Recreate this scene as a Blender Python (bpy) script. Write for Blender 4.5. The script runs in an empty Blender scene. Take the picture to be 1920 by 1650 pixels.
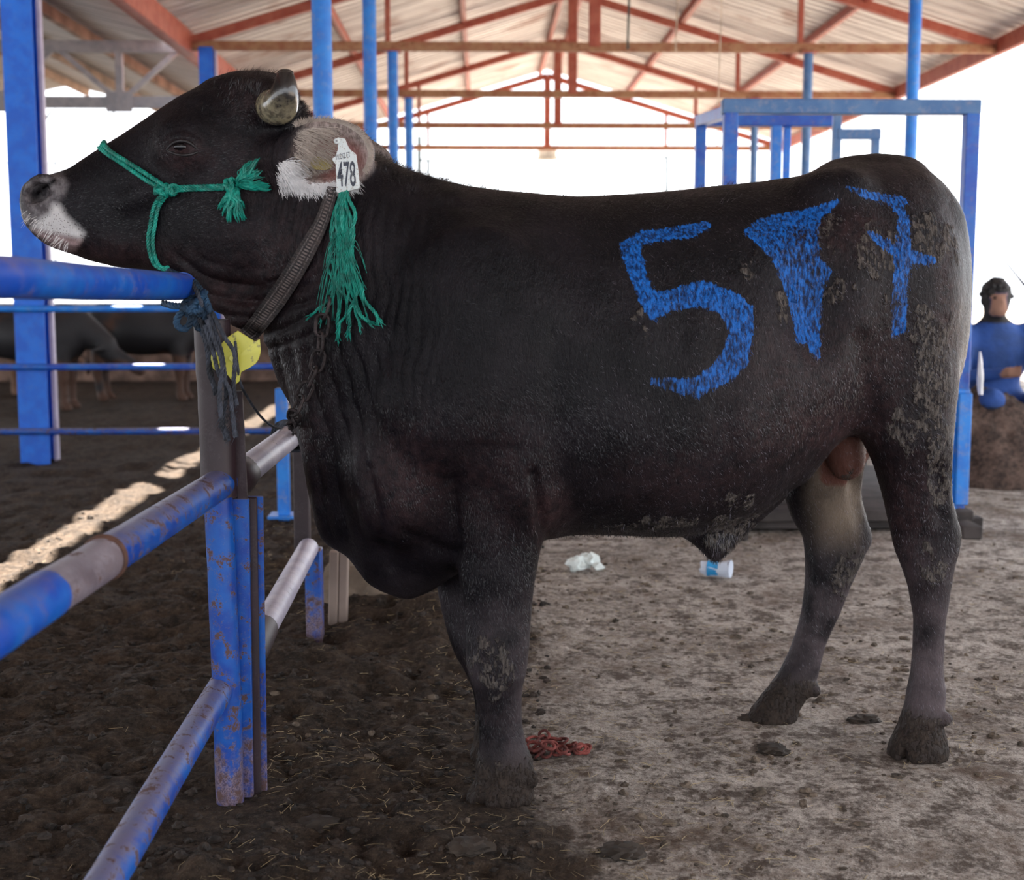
import bpy, math, random
import numpy as np
from mathutils import Vector, Matrix
from mathutils.bvhtree import BVHTree

# ------------------------------------------------------------------ camera, sky, sun, exposure
SC = bpy.context.scene
COL = SC.collection
F = 2450.0                      # focal length in pixels of the 1920 x 1650 frame
CAM_H = 1.12
PITCH = math.atan(292.0 / F)
YAW = -math.atan(55.0 / math.hypot(F, 292.0))
cam_data = bpy.data.cameras.new('camera')
cam_data.sensor_fit = 'HORIZONTAL'
cam_data.sensor_width = 36.0
cam_data.lens = F / 1920.0 * 36.0
cam_data.clip_start = 0.05
cam_data.clip_end = 300.0
cam_data.dof.use_dof = True
cam_data.dof.focus_distance = 2.95
cam_data.dof.aperture_fstop = 4.0
cam = bpy.data.objects.new('camera', cam_data)
COL.objects.link(cam)
cam.location = (0, 0, CAM_H)
cam.rotation_euler = (math.pi / 2 - PITCH, 0, YAW)
SC.camera = cam

world = bpy.data.worlds.new('World')
SC.world = world
world.use_nodes = True
_nt = world.node_tree
for _n in list(_nt.nodes):
    _nt.nodes.remove(_n)
_o = _nt.nodes.new('ShaderNodeOutputWorld')
_b = _nt.nodes.new('ShaderNodeBackground')
_b.inputs['Color'].default_value = (0.90, 0.94, 1.0, 1)
_b.inputs['Strength'].default_value = 1.5
_nt.links.new(_b.outputs[0], _o.inputs[0])

sun_d = bpy.data.lights.new('sun', 'SUN')
sun_d.energy = 22.0
sun_d.angle = 0.012
sun_d.color = (1.0, 0.93, 0.82)
sun = bpy.data.objects.new('sun', sun_d)
COL.objects.link(sun)
sun.rotation_euler = Vector((0.34, -0.30, -1.0)).to_track_quat('-Z', 'Y').to_euler()

SC.view_settings.view_transform = 'Standard'
SC.view_settings.look = 'None'
SC.view_settings.gamma = 1.0
SC.view_settings.use_curve_mapping = False
SC.cycles.max_bounces = 6
SC.cycles.diffuse_bounces = 3
SC.cycles.glossy_bounces = 2
SC.cycles.transmission_bounces = 2
SC.view_settings.exposure = 1.3

# ------------------------------------------------------------------ helpers
CR = cam.rotation_euler.to_matrix()
CRn = np.array(CR)
CAMP = Vector((0, 0, CAM_H))

def ray(px, py):
    return CR @ Vector(((px - 960.0) / F, -(py - 825.0) / F, -1.0))

def at(px, py, Y):
    """world point seen at photo pixel (px, py) whose depth along the barn is Y"""
    d = ray(px, py)
    return CAMP + d * (Y / d.y)

def on_ground(px, py, z=0.0):
    d = ray(px, py)
    return CAMP + d * ((z - CAM_H) / d.z)

def project(P):
    """(N,3) world points -> (N,2) photo pixels"""
    q = (P - np.array([0, 0, CAM_H])) @ CRn
    return np.stack([960 + F * q[:, 0] / -q[:, 2], 825 - F * q[:, 1] / -q[:, 2]], 1)

def tag(o, label=None, cat=None, group=None, kind=None):
    if label: o['label'] = label
    if cat: o['category'] = cat
    if group: o['group'] = group
    if kind: o['kind'] = kind
    return o

def empty(name, loc=(0, 0, 0), rz=0.0, parent=None):
    o = bpy.data.objects.new(name, None)
    COL.objects.link(o)
    o.location = loc
    o.rotation_euler = (0, 0, rz)
    o.empty_display_size = 0.1
    if parent: o.parent = parent
    return o

def link_mesh(name, me, mat=None, parent=None):
    o = bpy.data.objects.new(name, me)
    COL.objects.link(o)
    if mat: me.materials.append(mat)
    if parent:
        o.parent = parent
    return o

class MB:
    """collects shapes, becomes one mesh object. Points are given in world space and
    stored relative to the parent's location."""
    def __init__(s):
        s.v = []; s.f = []
    def add(s, vs, fs):
        n = len(s.v)
        s.v.extend([tuple(v) for v in vs])
        s.f.extend([tuple(i + n for i in f) for f in fs])
        return s
    def box(s, c, size, rot=None, bevel=0.0):
        hx, hy, hz = size[0] / 2, size[1] / 2, size[2] / 2
        R = rot or Matrix.Identity(3)
        c = Vector(c)
        if bevel <= 0:
            vs = [c + R @ Vector((x * hx, y * hy, z * hz)) for x in (-1, 1) for y in (-1, 1) for z in (-1, 1)]
            fs = [(0, 1, 3, 2), (4, 6, 7, 5), (0, 4, 5, 1), (2, 3, 7, 6), (0, 2, 6, 4), (1, 5, 7, 3)]
            return s.add(vs, fs)
        b = bevel
        prof = [(-hx + b, -hy), (hx - b, -hy), (hx, -hy + b), (hx, hy - b), (hx - b, hy), (-hx + b, hy), (-hx, hy - b), (-hx, -hy + b)]
        vs = []
        for z, k in ((-hz, 0.0), (-hz + b, 1.0), (hz - b, 1.0), (hz, 0.0)):
            for x, y in prof:
                kx = 1 - (1 - k) * b / max(hx, 1e-6)
                ky = 1 - (1 - k) * b / max(hy, 1e-6)
                vs.append(c + R @ Vector((x * kx, y * ky, z)))
        fs = []
        for r in range(3):
            for i in range(8):
                j = (i + 1) % 8
                fs.append((r * 8 + i, r * 8 + j, r * 8 + 8 + j, r * 8 + 8 + i))
        fs.append(tuple(range(7, -1, -1)))
        fs.append(tuple(range(24, 32)))
        return s.add(vs, fs)
    def bar(s, a, b, w, h, bevel=0.0, up=(0, 0, 1)):
        """rectangular bar from a to b, w across, h in the up direction"""
        a = Vector(a); b = Vector(b)
        d = (b - a)
        L = d.length
        d.normalize()
        u = Vector(up)
        x = d.cross(u)
        if x.length < 1e-4:
            x = d.cross(Vector((0, 1, 0)))
        x.normalize()
        y = x.cross(d)
        y.normalize()
        R = Matrix((x, y, d)).transposed()
        return s.box((a + b) / 2, (w, h, L), R, bevel)
    def tube(s, pts, r, seg=12, cap=True, flat=None):
        """round tube through pts; r is a number or a list"""
        pts = [Vector(p) for p in pts]
        n = len(pts)
        rs = r if isinstance(r, (list, tuple, np.ndarray)) else [r] * n
        t0 = (pts[1] - pts[0]).normalized()
        ref = Vector((0, 0, 1)) if abs(t0.z) < 0.9 else Vector((1, 0, 0))
        nx = t0.cross(ref).normalized()
        vs = []
        for i, p in enumerate(pts):
            t = (pts[min(i + 1, n - 1)] - pts[max(i - 1, 0)])
            if t.length < 1e-9: t = t0.copy()
            t.normalize()
            nx = (nx - t * nx.dot(t))
            if nx.length < 1e-6: nx = t.orthogonal()
            nx.normalize()
            ny = t.cross(nx)
            for k in range(seg):
                a = 2 * math.pi * k / seg
                vs.append(p + (nx * math.cos(a) + ny * math.sin(a)) * rs[i])
        fs = []
        for i in range(n - 1):
            for k in range(seg):
                j = (k + 1) % seg
                fs.append((i * seg + k, i * seg + j, (i + 1) * seg + j, (i + 1) * seg + k))
        if cap:
            fs.append(tuple(range(seg - 1, -1, -1)))
            fs.append(tuple((n - 1) * seg + k for k in range(seg)))
        return s.add(vs, fs)
    def pipe(s, a, b, r, wall=0.004, seg=24, rings=14, wob=0.0, seed=0):
        """open-ended steel pipe with visible wall thickness at the ends"""
        a = Vector(a); b = Vector(b)
        rnd = random.Random(seed)
        d = (b - a)
        pts = [a + d * (i / rings) for i in range(rings + 1)]
        side = d.normalized().orthogonal()
        pts = [p + side * wob * math.sin(3.1 * i / rings + rnd.random()) for i, p in enumerate(pts)]
        s.tube(pts, r, seg, cap=False)
        n0 = len(s.v) - len(pts) * seg
        dn = d.normalized()
        for end, idx in ((0, 0), (1, len(pts) - 1)):
            ring = [n0 + idx * seg + k for k in range(seg)]
            c = pts[idx]
            vs = []
            for k in range(seg):
                vs.append(c + (Vector(s.v[ring[k]]) - c) * ((r - wall) / r))
            m = len(s.v)
            inn = -0.03 if end else 0.03
            s.v.extend([tuple(v) for v in vs])
            s.v.extend([tuple(v + dn * inn) for v in vs])
            for k in range(seg):
                j = (k + 1) % seg
                s.f.append((ring[k], ring[j], m + j, m + k))
                s.f.append((m + k, m + j, m + seg + j, m + seg + k))
            s.f.append(tuple(m + seg + k for k in range(seg)))
        return s
    def ico(s, c, r, sub=2, scale=(1, 1, 1), jit=0.0, rnd=None, rot=None):
        import bmesh
        bm = bmesh.new()
        bmesh.ops.create_icosphere(bm, subdivisions=sub, radius=1.0)
        c = Vector(c)
        vs = []
        for v in bm.verts:
            k = 1.0 + (rnd.uniform(-jit, jit) if rnd else 0.0)
            q = Vector((v.co.x * scale[0] * r * k, v.co.y * scale[1] * r * k, v.co.z * scale[2] * r * k))
            if rot: q = rot @ q
            vs.append(c + q)
        fs = [tuple(v.index for v in f.verts) for f in bm.faces]
        bm.free()
        return s.add(vs, fs)
    def build(s, name, mat=None, parent=None, smooth=True, angle=None):
        o0 = parent_world(parent)
        me = bpy.data.meshes.new(name)
        me.from_pydata([(v[0] - o0[0], v[1] - o0[1], v[2] - o0[2]) for v in s.v], [], s.f)
        me.validate()
        if smooth:
            me.polygons.foreach_set('use_smooth', [True] * len(me.polygons))
            try:
                me.set_sharp_from_angle(angle=math.radians(angle or 40))
            except Exception:
                pass
        me.update()
        return link_mesh(name, me, mat, parent)

def parent_world(p):
    v = Vector((0, 0, 0))
    while p is not None:
        v = v + p.location
        p = p.parent
    return v

def copy_tree(o, parent=None):
    c = o.copy()
    COL.objects.link(c)
    c.parent = parent
    for ch in o.children:
        copy_tree(ch, c)
    return c

# ---- numpy noise
def _hash(ix, iy, iz, seed):
    h = (ix.astype(np.int64) * 374761393 + iy.astype(np.int64) * 668265263 + iz.astype(np.int64) * 2147483647 + seed * 974711) & 0xffffffff
    h = ((h ^ (h >> 13)) * 1274126177) & 0xffffffff
    h = h ^ (h >> 16)
    return (h & 0xffff) / 65535.0

def vnoise(P, scale, seed=0):
    """value noise in -1..1 of (N,3) points, period 'scale' metres"""
    q = P / scale
    i = np.floor(q).astype(np.int64)
    f = q - i
    f = f * f * (3 - 2 * f)
    out = 0.0
    for dx in (0, 1):
        wx = f[:, 0] if dx else 1 - f[:, 0]
        for dy in (0, 1):
            wy = f[:, 1] if dy else 1 - f[:, 1]
            for dz in (0, 1):
                wz = f[:, 2] if dz else 1 - f[:, 2]
                out = out + wx * wy * wz * _hash(i[:, 0] + dx, i[:, 1] + dy, i[:, 2] + dz, seed)
    return out * 2 - 1

def fbm(P, scale, octs=3, seed=0):
    out = 0; a = 1.0; t = 0
    for k in range(octs):
        out = out + a * vnoise(P, scale / 2 ** k, seed + k * 17)
        t += a; a *= 0.5
    return out / t

def sstep(a, b, x):
    t = np.clip((x - a) / (b - a), 0, 1)
    return t * t * (3 - 2 * t)

def pchip(xs, ys):
    xs = np.array(xs, float); ys = np.array(ys, float)
    h = np.diff(xs); d = np.diff(ys) / h
    m = np.zeros_like(ys)
    m[0] = d[0]; m[-1] = d[-1]
    for i in range(1, len(xs) - 1):
        if d[i - 1] * d[i] > 0:
            w1 = 2 * h[i] + h[i - 1]; w2 = h[i] + 2 * h[i - 1]
            m[i] = (w1 + w2) / (w1 / d[i - 1] + w2 / d[i])
    def ev(x):
        x = np.clip(x, xs[0], xs[-1])
        k = np.clip(np.searchsorted(xs, x) - 1, 0, len(xs) - 2)
        t = (x - xs[k]) / h[k]
        t2 = t * t; t3 = t2 * t
        return ((2 * t3 - 3 * t2 + 1) * ys[k] + (t3 - 2 * t2 + t) * h[k] * m[k] +
                (-2 * t3 + 3 * t2) * ys[k + 1] + (t3 - t2) * h[k] * m[k + 1])
    return ev

def smooth_path(pts, n):
    """Catmull-Rom through 3-D points"""
    P = [Vector(p) for p in pts]
    P = [P[0] * 2 - P[1]] + P + [P[-1] * 2 - P[-2]]
    out = []
    segs = len(P) - 3
    for i in range(n):
        u = i / (n - 1) * segs
        k = min(int(u), segs - 1)
        t = u - k
        a, b, c, d = P[k], P[k + 1], P[k + 2], P[k + 3]
        out.append(0.5 * ((2 * b) + (c - a) * t + (2 * a - 5 * b + 4 * c - d) * t * t + (3 * b - a - 3 * c + d) * t ** 3))
    return out

# ------------------------------------------------------------------ materials
class NT:
    def __init__(s, name):
        s.m = bpy.data.materials.new(name)
        s.m.use_nodes = True
        s.t = s.m.node_tree
        s.p = s.t.nodes['Principled BSDF']
        s.out = s.t.nodes['Material Output']
    def n(s, typ, **kw):
        nd = s.t.nodes.new(typ)
        for k, v in kw.items():
            setattr(nd, k, v)
        return nd
    def l(s, a, b):
        s.t.links.new(a, b)
    def put(s, sock, v):
        if hasattr(v, 'is_output'): s.l(v, sock)
        elif isinstance(v, (tuple, list)): sock.default_value = (*v, 1.0) if len(v) == 3 and sock.type == 'RGBA' else v
        else: sock.default_value = v
    def coord(s, kind='Object', scale=(1, 1, 1), rot=(0, 0, 0)):
        tc = s.n('ShaderNodeTexCoord'); mp = s.n('ShaderNodeMapping')
        s.l(tc.outputs[kind], mp.inputs[0])
        mp.inputs['Scale'].default_value = scale
        mp.inputs['Rotation'].default_value = rot
        return mp.outputs[0]
    def geo(s, scale=(1, 1, 1), rot=(0, 0, 0)):
        g = s.n('ShaderNodeNewGeometry'); mp = s.n('ShaderNodeMapping')
        s.l(g.outputs['Position'], mp.inputs[0])
        mp.inputs['Scale'].default_value = scale
        mp.inputs['Rotation'].default_value = rot
        return mp.outputs[0]
    def noise(s, vec, scale, detail=3, rough=0.55, dist=0.0):
        nd = s.n('ShaderNodeTexNoise')
        s.l(vec, nd.inputs['Vector'])
        nd.inputs['Scale'].default_value = scale
        nd.inputs['Detail'].default_value = detail
        nd.inputs['Roughness'].default_value = rough
        nd.inputs['Distortion'].default_value = dist
        return nd.outputs[0]
    def vor(s, vec, scale, feat='F1', out='Distance'):
        nd = s.n('ShaderNodeTexVoronoi', feature=feat)
        s.l(vec, nd.inputs['Vector'])
        nd.inputs['Scale'].default_value = scale
        return nd.outputs[out]
    def ramp(s, v, a, b, smooth=True):
        nd = s.n('ShaderNodeMapRange')
        if smooth: nd.interpolation_type = 'SMOOTHSTEP'
        s.put(nd.inputs[0], v)
        nd.inputs[1].default_value = a; nd.inputs[2].default_value = b
        return nd.outputs[0]
    def m2(s, op, a, b=0.0):
        nd = s.n('ShaderNodeMath', operation=op)
        s.put(nd.inputs[0], a); s.put(nd.inputs[1], b)
        return nd.outputs[0]
    def mix(s, f, a, b):
        nd = s.n('ShaderNodeMix', data_type='RGBA')
        s.put(nd.inputs[0], f); s.put(nd.inputs[6], a); s.put(nd.inputs[7], b)
        return nd.outputs[2]
    def attr(s, name):
        nd = s.n('ShaderNodeAttribute', attribute_name=name)
        return nd.outputs['Fac']
    def bump(s, h, strength=0.3, dist=0.01, normal=None):
        nd = s.n('ShaderNodeBump')
        nd.inputs['Strength'].default_value = strength
        nd.inputs['Distance'].default_value = dist
        s.l(h, nd.inputs['Height'])
        if normal: s.l(normal, nd.inputs['Normal'])
        return nd.outputs[0]
    def set(s, **kw):
        names = {'col': 'Base Color', 'rough': 'Roughness', 'metal': 'Metallic', 'normal': 'Normal', 'spec': 'Specular IOR Level',
                 'sheen': 'Sheen Weight', 'trans': 'Transmission Weight', 'alpha': 'Alpha', 'coat': 'Coat Weight', 'sub': 'Subsurface Weight'}
        for k, v in kw.items():
            s.put(s.p.inputs[names[k]], v)
        return s.m

def plain(name, col, rough=0.6, metal=0.0, bump=0.15, scale=60, var=0.35, **kw):
    n = NT(name)
    v = n.geo()
    k = n.noise(v, scale * 0.15, 3)
    c = n.mix(n.ramp(k, 0.3, 0.7), tuple(x * (1 - var) for x in col), tuple(min(1, x * (1 + var)) for x in col))
    return n.set(col=c, rough=rough, metal=metal, normal=n.bump(n.noise(v, scale, 3), bump, 0.003), **kw)

def painted(name, paint, worn, rust=(0.10, 0.035, 0.018), amount=0.5, scale=26, rough=0.42, dust=(0.30, 0.28, 0.30), dust_amt=0.35, settle=0.0, foot=0.0):
    n = NT(name)
    v = n.geo()
    big = n.noise(v, scale * 0.35, 3, 0.6)
    mid = n.noise(v, scale, 5, 0.65, 0.4)
    fine = n.noise(v, scale * 7, 4, 0.7)
    c = n.mix(n.ramp(big, 0.35, 0.65), paint, worn)
    dm = n.m2('MULTIPLY', n.ramp(n.m2('ADD', n.m2('MULTIPLY', mid, 0.6), n.m2('MULTIPLY', fine, 0.4)), 0.5, 0.62), dust_amt)
    c = n.mix(dm, c, dust)
    if settle:
        g_ = n.n('ShaderNodeNewGeometry'); sx_ = n.n('ShaderNodeSeparateXYZ'); n.l(g_.outputs['Normal'], sx_.inputs[0])
        up_ = n.m2('MULTIPLY', n.ramp(n.m2('ADD', sx_.outputs[2], n.m2('MULTIPLY', n.m2('SUBTRACT', mid, .5), 1.6)), .25, .95), settle)
        c = n.mix(up_, c, dust)
    rm = n.m2('ADD', n.m2('MULTIPLY', mid, 0.7), n.m2('MULTIPLY', fine, 0.35))
    if foot:
        g2_ = n.n('ShaderNodeNewGeometry'); sz_ = n.n('ShaderNodeSeparateXYZ'); n.l(g2_.outputs['Position'], sz_.inputs[0])
        low_ = n.ramp(sz_.outputs[2], .36, .02)
        c = n.mix(n.m2('MULTIPLY', n.ramp(n.m2('ADD', n.m2('MULTIPLY', low_, .42), n.m2('ADD', n.m2('MULTIPLY', mid, .8), n.m2('MULTIPLY', big, .4))), .84, 1.06), foot), c, n.mix(n.ramp(fine, .35, .65), (.055, .028, .030), (.26, .18, .20)))
    th = 0.735 - 0.16 * amount
    rmask = n.ramp(rm, th - 0.01, th + 0.03)
    c = n.mix(rmask, c, n.mix(fine, rust, tuple(x * 2.2 for x in rust)))
    h = n.m2('SUBTRACT', n.m2('MULTIPLY', fine, 0.5), n.m2('MULTIPLY', rmask, 0.6))
    return n.set(col=c, rough=n.m2('ADD', rough, n.m2('MULTIPLY', rmask, 0.4)), normal=n.bump(h, 0.35, 0.002), metal=0.0)

M = {}
M['blue'] = painted('blue_paint', (0.001, 0.060, 0.42), (0.003, 0.12, 0.50), amount=0.35, dust=(.16,.14,.30), dust_amt=.4, settle=.3)
M['blue_worn'] = painted('worn_blue_paint', (0.002, 0.042, 0.30), (0.003, 0.095, 0.42), rust=(0.06, 0.032, 0.03), amount=0.95, dust=(0.19, 0.16, 0.20), dust_amt=0.6, settle=.7, foot=.9, scale=34)
M['bare_pipe'] = painted('bare_dusty_pipe', (0.13, 0.10, 0.12), (0.20, 0.16, 0.18), rust=(0.07, 0.035, 0.03), amount=0.7, dust=(0.34, 0.31, 0.36), dust_amt=0.6, settle=.5)
M['blue_sky'] = painted('bright_blue_paint', (0.008, 0.16, 0.62), (0.01, 0.22, 0.72), amount=0.15)
M['blue_column'] = painted('azure_column_paint', (0.0, 0.105, 0.60), (0.0, 0.15, 0.70), amount=0.2, dust_amt=.08, rough=.5)
M['slate'] = painted('slate_blue_paint', (0.04, 0.13, 0.32), (0.07, 0.17, 0.36), amount=0.2)
M['maroon'] = painted('maroon_primer', (0.020, 0.009, 0.012), (0.030, 0.014, 0.019), rust=(0.04, 0.015, 0.012), amount=0.3, dust=(.08,.06,.07), dust_amt=0.25, rough=.5)
M['white_rail'] = painted('scuffed_white_rail', (0.52, 0.48, 0.56), (0.36, 0.33, 0.44), rust=(0.06, 0.04, 0.035), amount=0.55)
M['red'] = painted('red_oxide_primer', (0.34, 0.062, 0.035), (0.42, 0.11, 0.065), rust=(0.10, 0.03, 0.02), amount=0.4, dust=(0.3, 0.14, 0.09), rough=0.6)
M['rust'] = painted('rusty_tie', (0.38, 0.20, 0.10), (0.30, 0.11, 0.055), rust=(0.12, 0.05, 0.02), amount=0.9, dust=(0.42, 0.28, 0.16), rough=0.7)
M['steel'] = painted('grey_steel', (0.20, 0.20, 0.21), (0.28, 0.27, 0.27), rust=(0.12, 0.07, 0.05), amount=0.35, rough=0.55)
M['rust_dark'] = plain('weld_rust', (.10, .045, .03), .85, bump=.6, scale=200)
M['board'] = plain('weathered_board', (.24, .18, .15), .85, bump=.5, scale=30)
M['concrete'] = plain('dirty_concrete', (.40, .36, .32), .9, bump=.3, scale=30)
M['wood_purlin'] = plain('rusty_purlin', (.33, .22, .16), .8, scale=20)
M['green_rope'] = plain('green_rope', (.005, .22, .165), .45, bump=.5, scale=300, var=.45)
M['blue_rope'] = plain('dirty_blue_rope', (.012, .042, .085), .75, bump=.8, scale=260, var=.7)
M['dark_rope'] = plain('dirty_dark_rope', (.040, .045, .060), .85, bump=.8, scale=260, var=.7)
M['chain'] = plain('old_chain_steel', (.040, .030, .030), .6, metal=.5, bump=.6, scale=220, var=.6)
M['chain_rust'] = plain('rusty_chain', (.16, .035, .028), .8, bump=.7, scale=220, var=.6)
M['pale_strip'] = painted('pale_primer', (.42, .36, .50), (.5, .45, .58), rust=(.2, .12, .1), amount=.4)
M['navy'] = plain('navy_sheet', (.020, .035, .075), .6)
M['pale_sheet'] = plain('pale_grey_sheet', (.38, .40, .42), .5)
M['dark_wood'] = plain('dark_timber', (.045, .036, .034), .85, bump=.5)
M['white_cloth'] = plain('white_cloth', (.75, .75, .78), .8, var=.1)
M['black_hair'] = plain('black_hair', (.012, .010, .010), .6)
M['lip'] = plain('lip', (.28, .10, .08), .6)
M['stick'] = plain('dark_stick', (.06, .06, .085), .6)
M['dry_mud'] = plain('dry_mud', (.16, .12, .09), .95, bump=.7, scale=60)
M['dung'] = plain('dung', (.035, .025, .018), .8, bump=.8, scale=80)
M['straw'] = plain('straw', (.40, .32, .19), .7, var=.5, scale=90)
M['straw_pale'] = plain('pale_straw', (.28, .215, .12), .7, var=.6, scale=90)
M['mud_clod'] = plain('mud_clod', (.026, .017, .012), .8, bump=.7, scale=200, var=.7)
M['dry_crumb'] = plain('dry_crumb', (.10, .075, .055), .9, bump=.6, scale=200, var=.6)
M['clear_plastic'] = plain('clear_plastic', (.62, .68, .80), .15, var=.1)
M['label_blue'] = plain('blue_print', (.03, .32, .68), .35)
M['dark_pipe'] = plain('dark_pipe', (.05, .07, .065), .6)
M['lamp_box'] = plain('lamp_box', (.40, .36, .29), .6)
M['string'] = plain('string', (.50, .40, .30), .8)
M['tan'] = plain('tan_wall', (.45, .33, .21), .9, var=.2)
M['white_wall'] = plain('white_wall', (.62, .62, .64), .9, var=.1)
# ------------------------------------------------------------------ ground
def axis(lo, hi, a, b, fine, grow):
    """grid lines: 'fine' between a and b, growing outside"""
    mid = list(np.arange(a, b, fine))
    r = [mid[-1] + fine]; st = fine
    while r[-1] < hi:
        st *= grow; r.append(r[-1] + st)
    l = [mid[0] - fine]; st = fine
    while l[-1] > lo:
        st *= grow; l.append(l[-1] - st)
    return np.array(l[::-1] + mid + r)

xs = axis(-26, 26, -1.75, 2.35, 0.0125, 1.05)
ys = axis(-8, 60, 1.75, 4.6, 0.0125, 1.028)
GXm, GYm = np.meshgrid(xs, ys, indexing='ij')
GP = np.stack([GXm.ravel(), GYm.ravel(), np.zeros(GXm.size)], 1)

def mud_mask(P):
    """1 where the mud is churned and deep (the pen side of the fence), 0 on the trampled dry yard"""
    edge = 0.15 + 0.35 * vnoise(P, 1.3, 71) + 0.15 * vnoise(P, .4, 72) - 0.10 * (P[:, 1] - 3.0)
    return 1 - sstep(-0.35, 0.35, P[:, 0] - edge)

def ground_h(P):
    m = mud_mask(P)
    n1 = fbm(P, .60, 3, 61); n2 = fbm(P, .16, 4, 62); n3 = fbm(P, .05, 3, 63)
    rid = 1 - np.abs(fbm(P, .11, 3, 64))
    h = m * (0.020 * n1 + 0.028 * n2 + 0.016 * n3 + 0.022 * (rid - .7)) + (1 - m) * (0.008 * n1 + 0.007 * n2 + 0.0045 * n3)
    # a bank of manure heaped along the fence, towards the second post
    h = h + 0.13 * np.exp(-(((P[:, 0] + .22) / .26) ** 2 + ((P[:, 1] - 4.55) / .55) ** 2)) * (0.8 + .5 * n2)
    # flattened under the hooves
    for q, r in ((on_ground(432, 1532), .16), (on_ground(1715, 1445), .14), (on_ground(1445, 1372), .14), (on_ground(930, 1540), .13), (on_ground(915, 1450), .12)):
        d2 = (P[:, 0] - q.x) ** 2 + (P[:, 1] - q.y) ** 2
        w = np.exp(-(d2 / r ** 2) ** 2)
        h = h * (1 - w) + 0.004 * w
    return h * sstep(60, 12, P[:, 1])

gh = ground_h(GP)
GP[:, 2] = gh
ni, nj = GXm.shape
ii, jj = np.meshgrid(np.arange(ni - 1), np.arange(nj - 1), indexing='ij')
a0 = (ii * nj + jj).ravel()
GQ = np.stack([a0, a0 + nj, a0 + nj + 1, a0 + 1], 1)
ground_me = bpy.data.meshes.new('floor')
ground_me.vertices.add(len(GP)); ground_me.vertices.foreach_set('co', GP.astype(np.float32).ravel())
ground_me.loops.add(len(GQ) * 4); ground_me.loops.foreach_set('vertex_index', GQ.astype(np.int32).ravel())
ground_me.polygons.add(len(GQ)); ground_me.polygons.foreach_set('loop_start', np.arange(0, len(GQ) * 4, 4, dtype=np.int32))
ground_me.polygons.foreach_set('use_smooth', np.ones(len(GQ), bool))
ground_me.update(calc_edges=True)
at_m = ground_me.attributes.new('mudside', 'FLOAT', 'POINT'); at_m.data.foreach_set('value', mud_mask(GP).astype(np.float32))

n = NT('trampled_ground')
v = n.geo()
g1 = n.noise(v, 2.2, 5, .6); g2 = n.noise(v, 11, 6, .68); g3 = n.noise(v, 55, 5, .7); g4 = n.noise(v, 230, 3, .6)
dry = n.mix(n.ramp(n.m2('ADD', n.m2('MULTIPLY', g2, .6), n.m2('MULTIPLY', g3, .4)), .40, .60), (.095, .070, .055), (.56, .50, .45))
dry = n.mix(n.ramp(n.m2('ADD', n.m2('MULTIPLY', g1, .5), n.m2('MULTIPLY', g2, .5)), .50, .62), dry, (.13, .090, .066))
dry = n.mix(n.ramp(g4, .52, .75), dry, (.055, .038, .028))
wet = n.mix(n.ramp(n.m2('ADD', n.m2('MULTIPLY', g2, .5), n.m2('MULTIPLY', g3, .5)), .36, .68), (.012, .0075, .0052), (.070, .046, .030))
wet = n.mix(n.ramp(g4, .58, .78), wet, (.12, .088, .055))
mk = n.ramp(n.m2('ADD', n.attr('mudside'), n.m2('MULTIPLY', n.m2('SUBTRACT', g2, .5), 1.3)), .28, .62)
col = n.mix(mk, dry, wet)
hh = n.m2('ADD', n.m2('MULTIPLY', g3, .7), n.m2('MULTIPLY', g4, .35))
M['ground'] = n.set(col=col, rough=n.m2('SUBTRACT', .93, n.m2('MULTIPLY', mk, n.m2('MULTIPLY', n.ramp(g3, .45, .8), .35))), spec=.3, normal=n.bump(hh, .9, .012))
floor = link_mesh('floor', ground_me, M['ground'])
floor['kind'] = 'structure'

def gz_at(x, y):
    return float(ground_h(np.array([[x, y, 0.0]]))[0])

# ------------------------------------------------------------------ roof of the main shed
EAVE_L, RIDGE_X, EAVE_R = -2.87, 1.09, 5.04
TIE_Z, APEX_Z = 3.40, 4.58
TRUSS_Y = [13.0, 16.15, 19.3, 22.4]

n = NT('roof_sheet')
v = n.geo(scale=(.35, 2.2, .35))
r1 = n.noise(v, 3.0, 4, .6); r2 = n.noise(n.geo(), 1.1, 4, .6); r3 = n.noise(n.geo(), 24, 4, .6)
c = n.mix(n.ramp(r1, .35, .65), (.50, .44, .41), (.78, .73, .68))
c = n.mix(n.m2('MULTIPLY', n.ramp(r2, .56, .72), .7), c, (.28, .11, .055))
M['sheet'] = n.set(col=c, rough=.5, metal=.25, normal=n.bump(r3, .1, .003))
n = NT('grey_roof_sheet')
r1 = n.noise(n.geo(scale=(.35, 2.2, .35)), 3.0, 4, .6); r2 = n.noise(n.geo(), 1.3, 4, .6)
c = n.mix(n.ramp(r1, .35, .65), (.36, .34, .32), (.52, .50, .47))
c = n.mix(n.m2('MULTIPLY', n.ramp(r2, .62, .75), .5), c, (.24, .15, .10))
M['sheet_grey'] = n.set(col=c, rough=.55, metal=.2)

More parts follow.
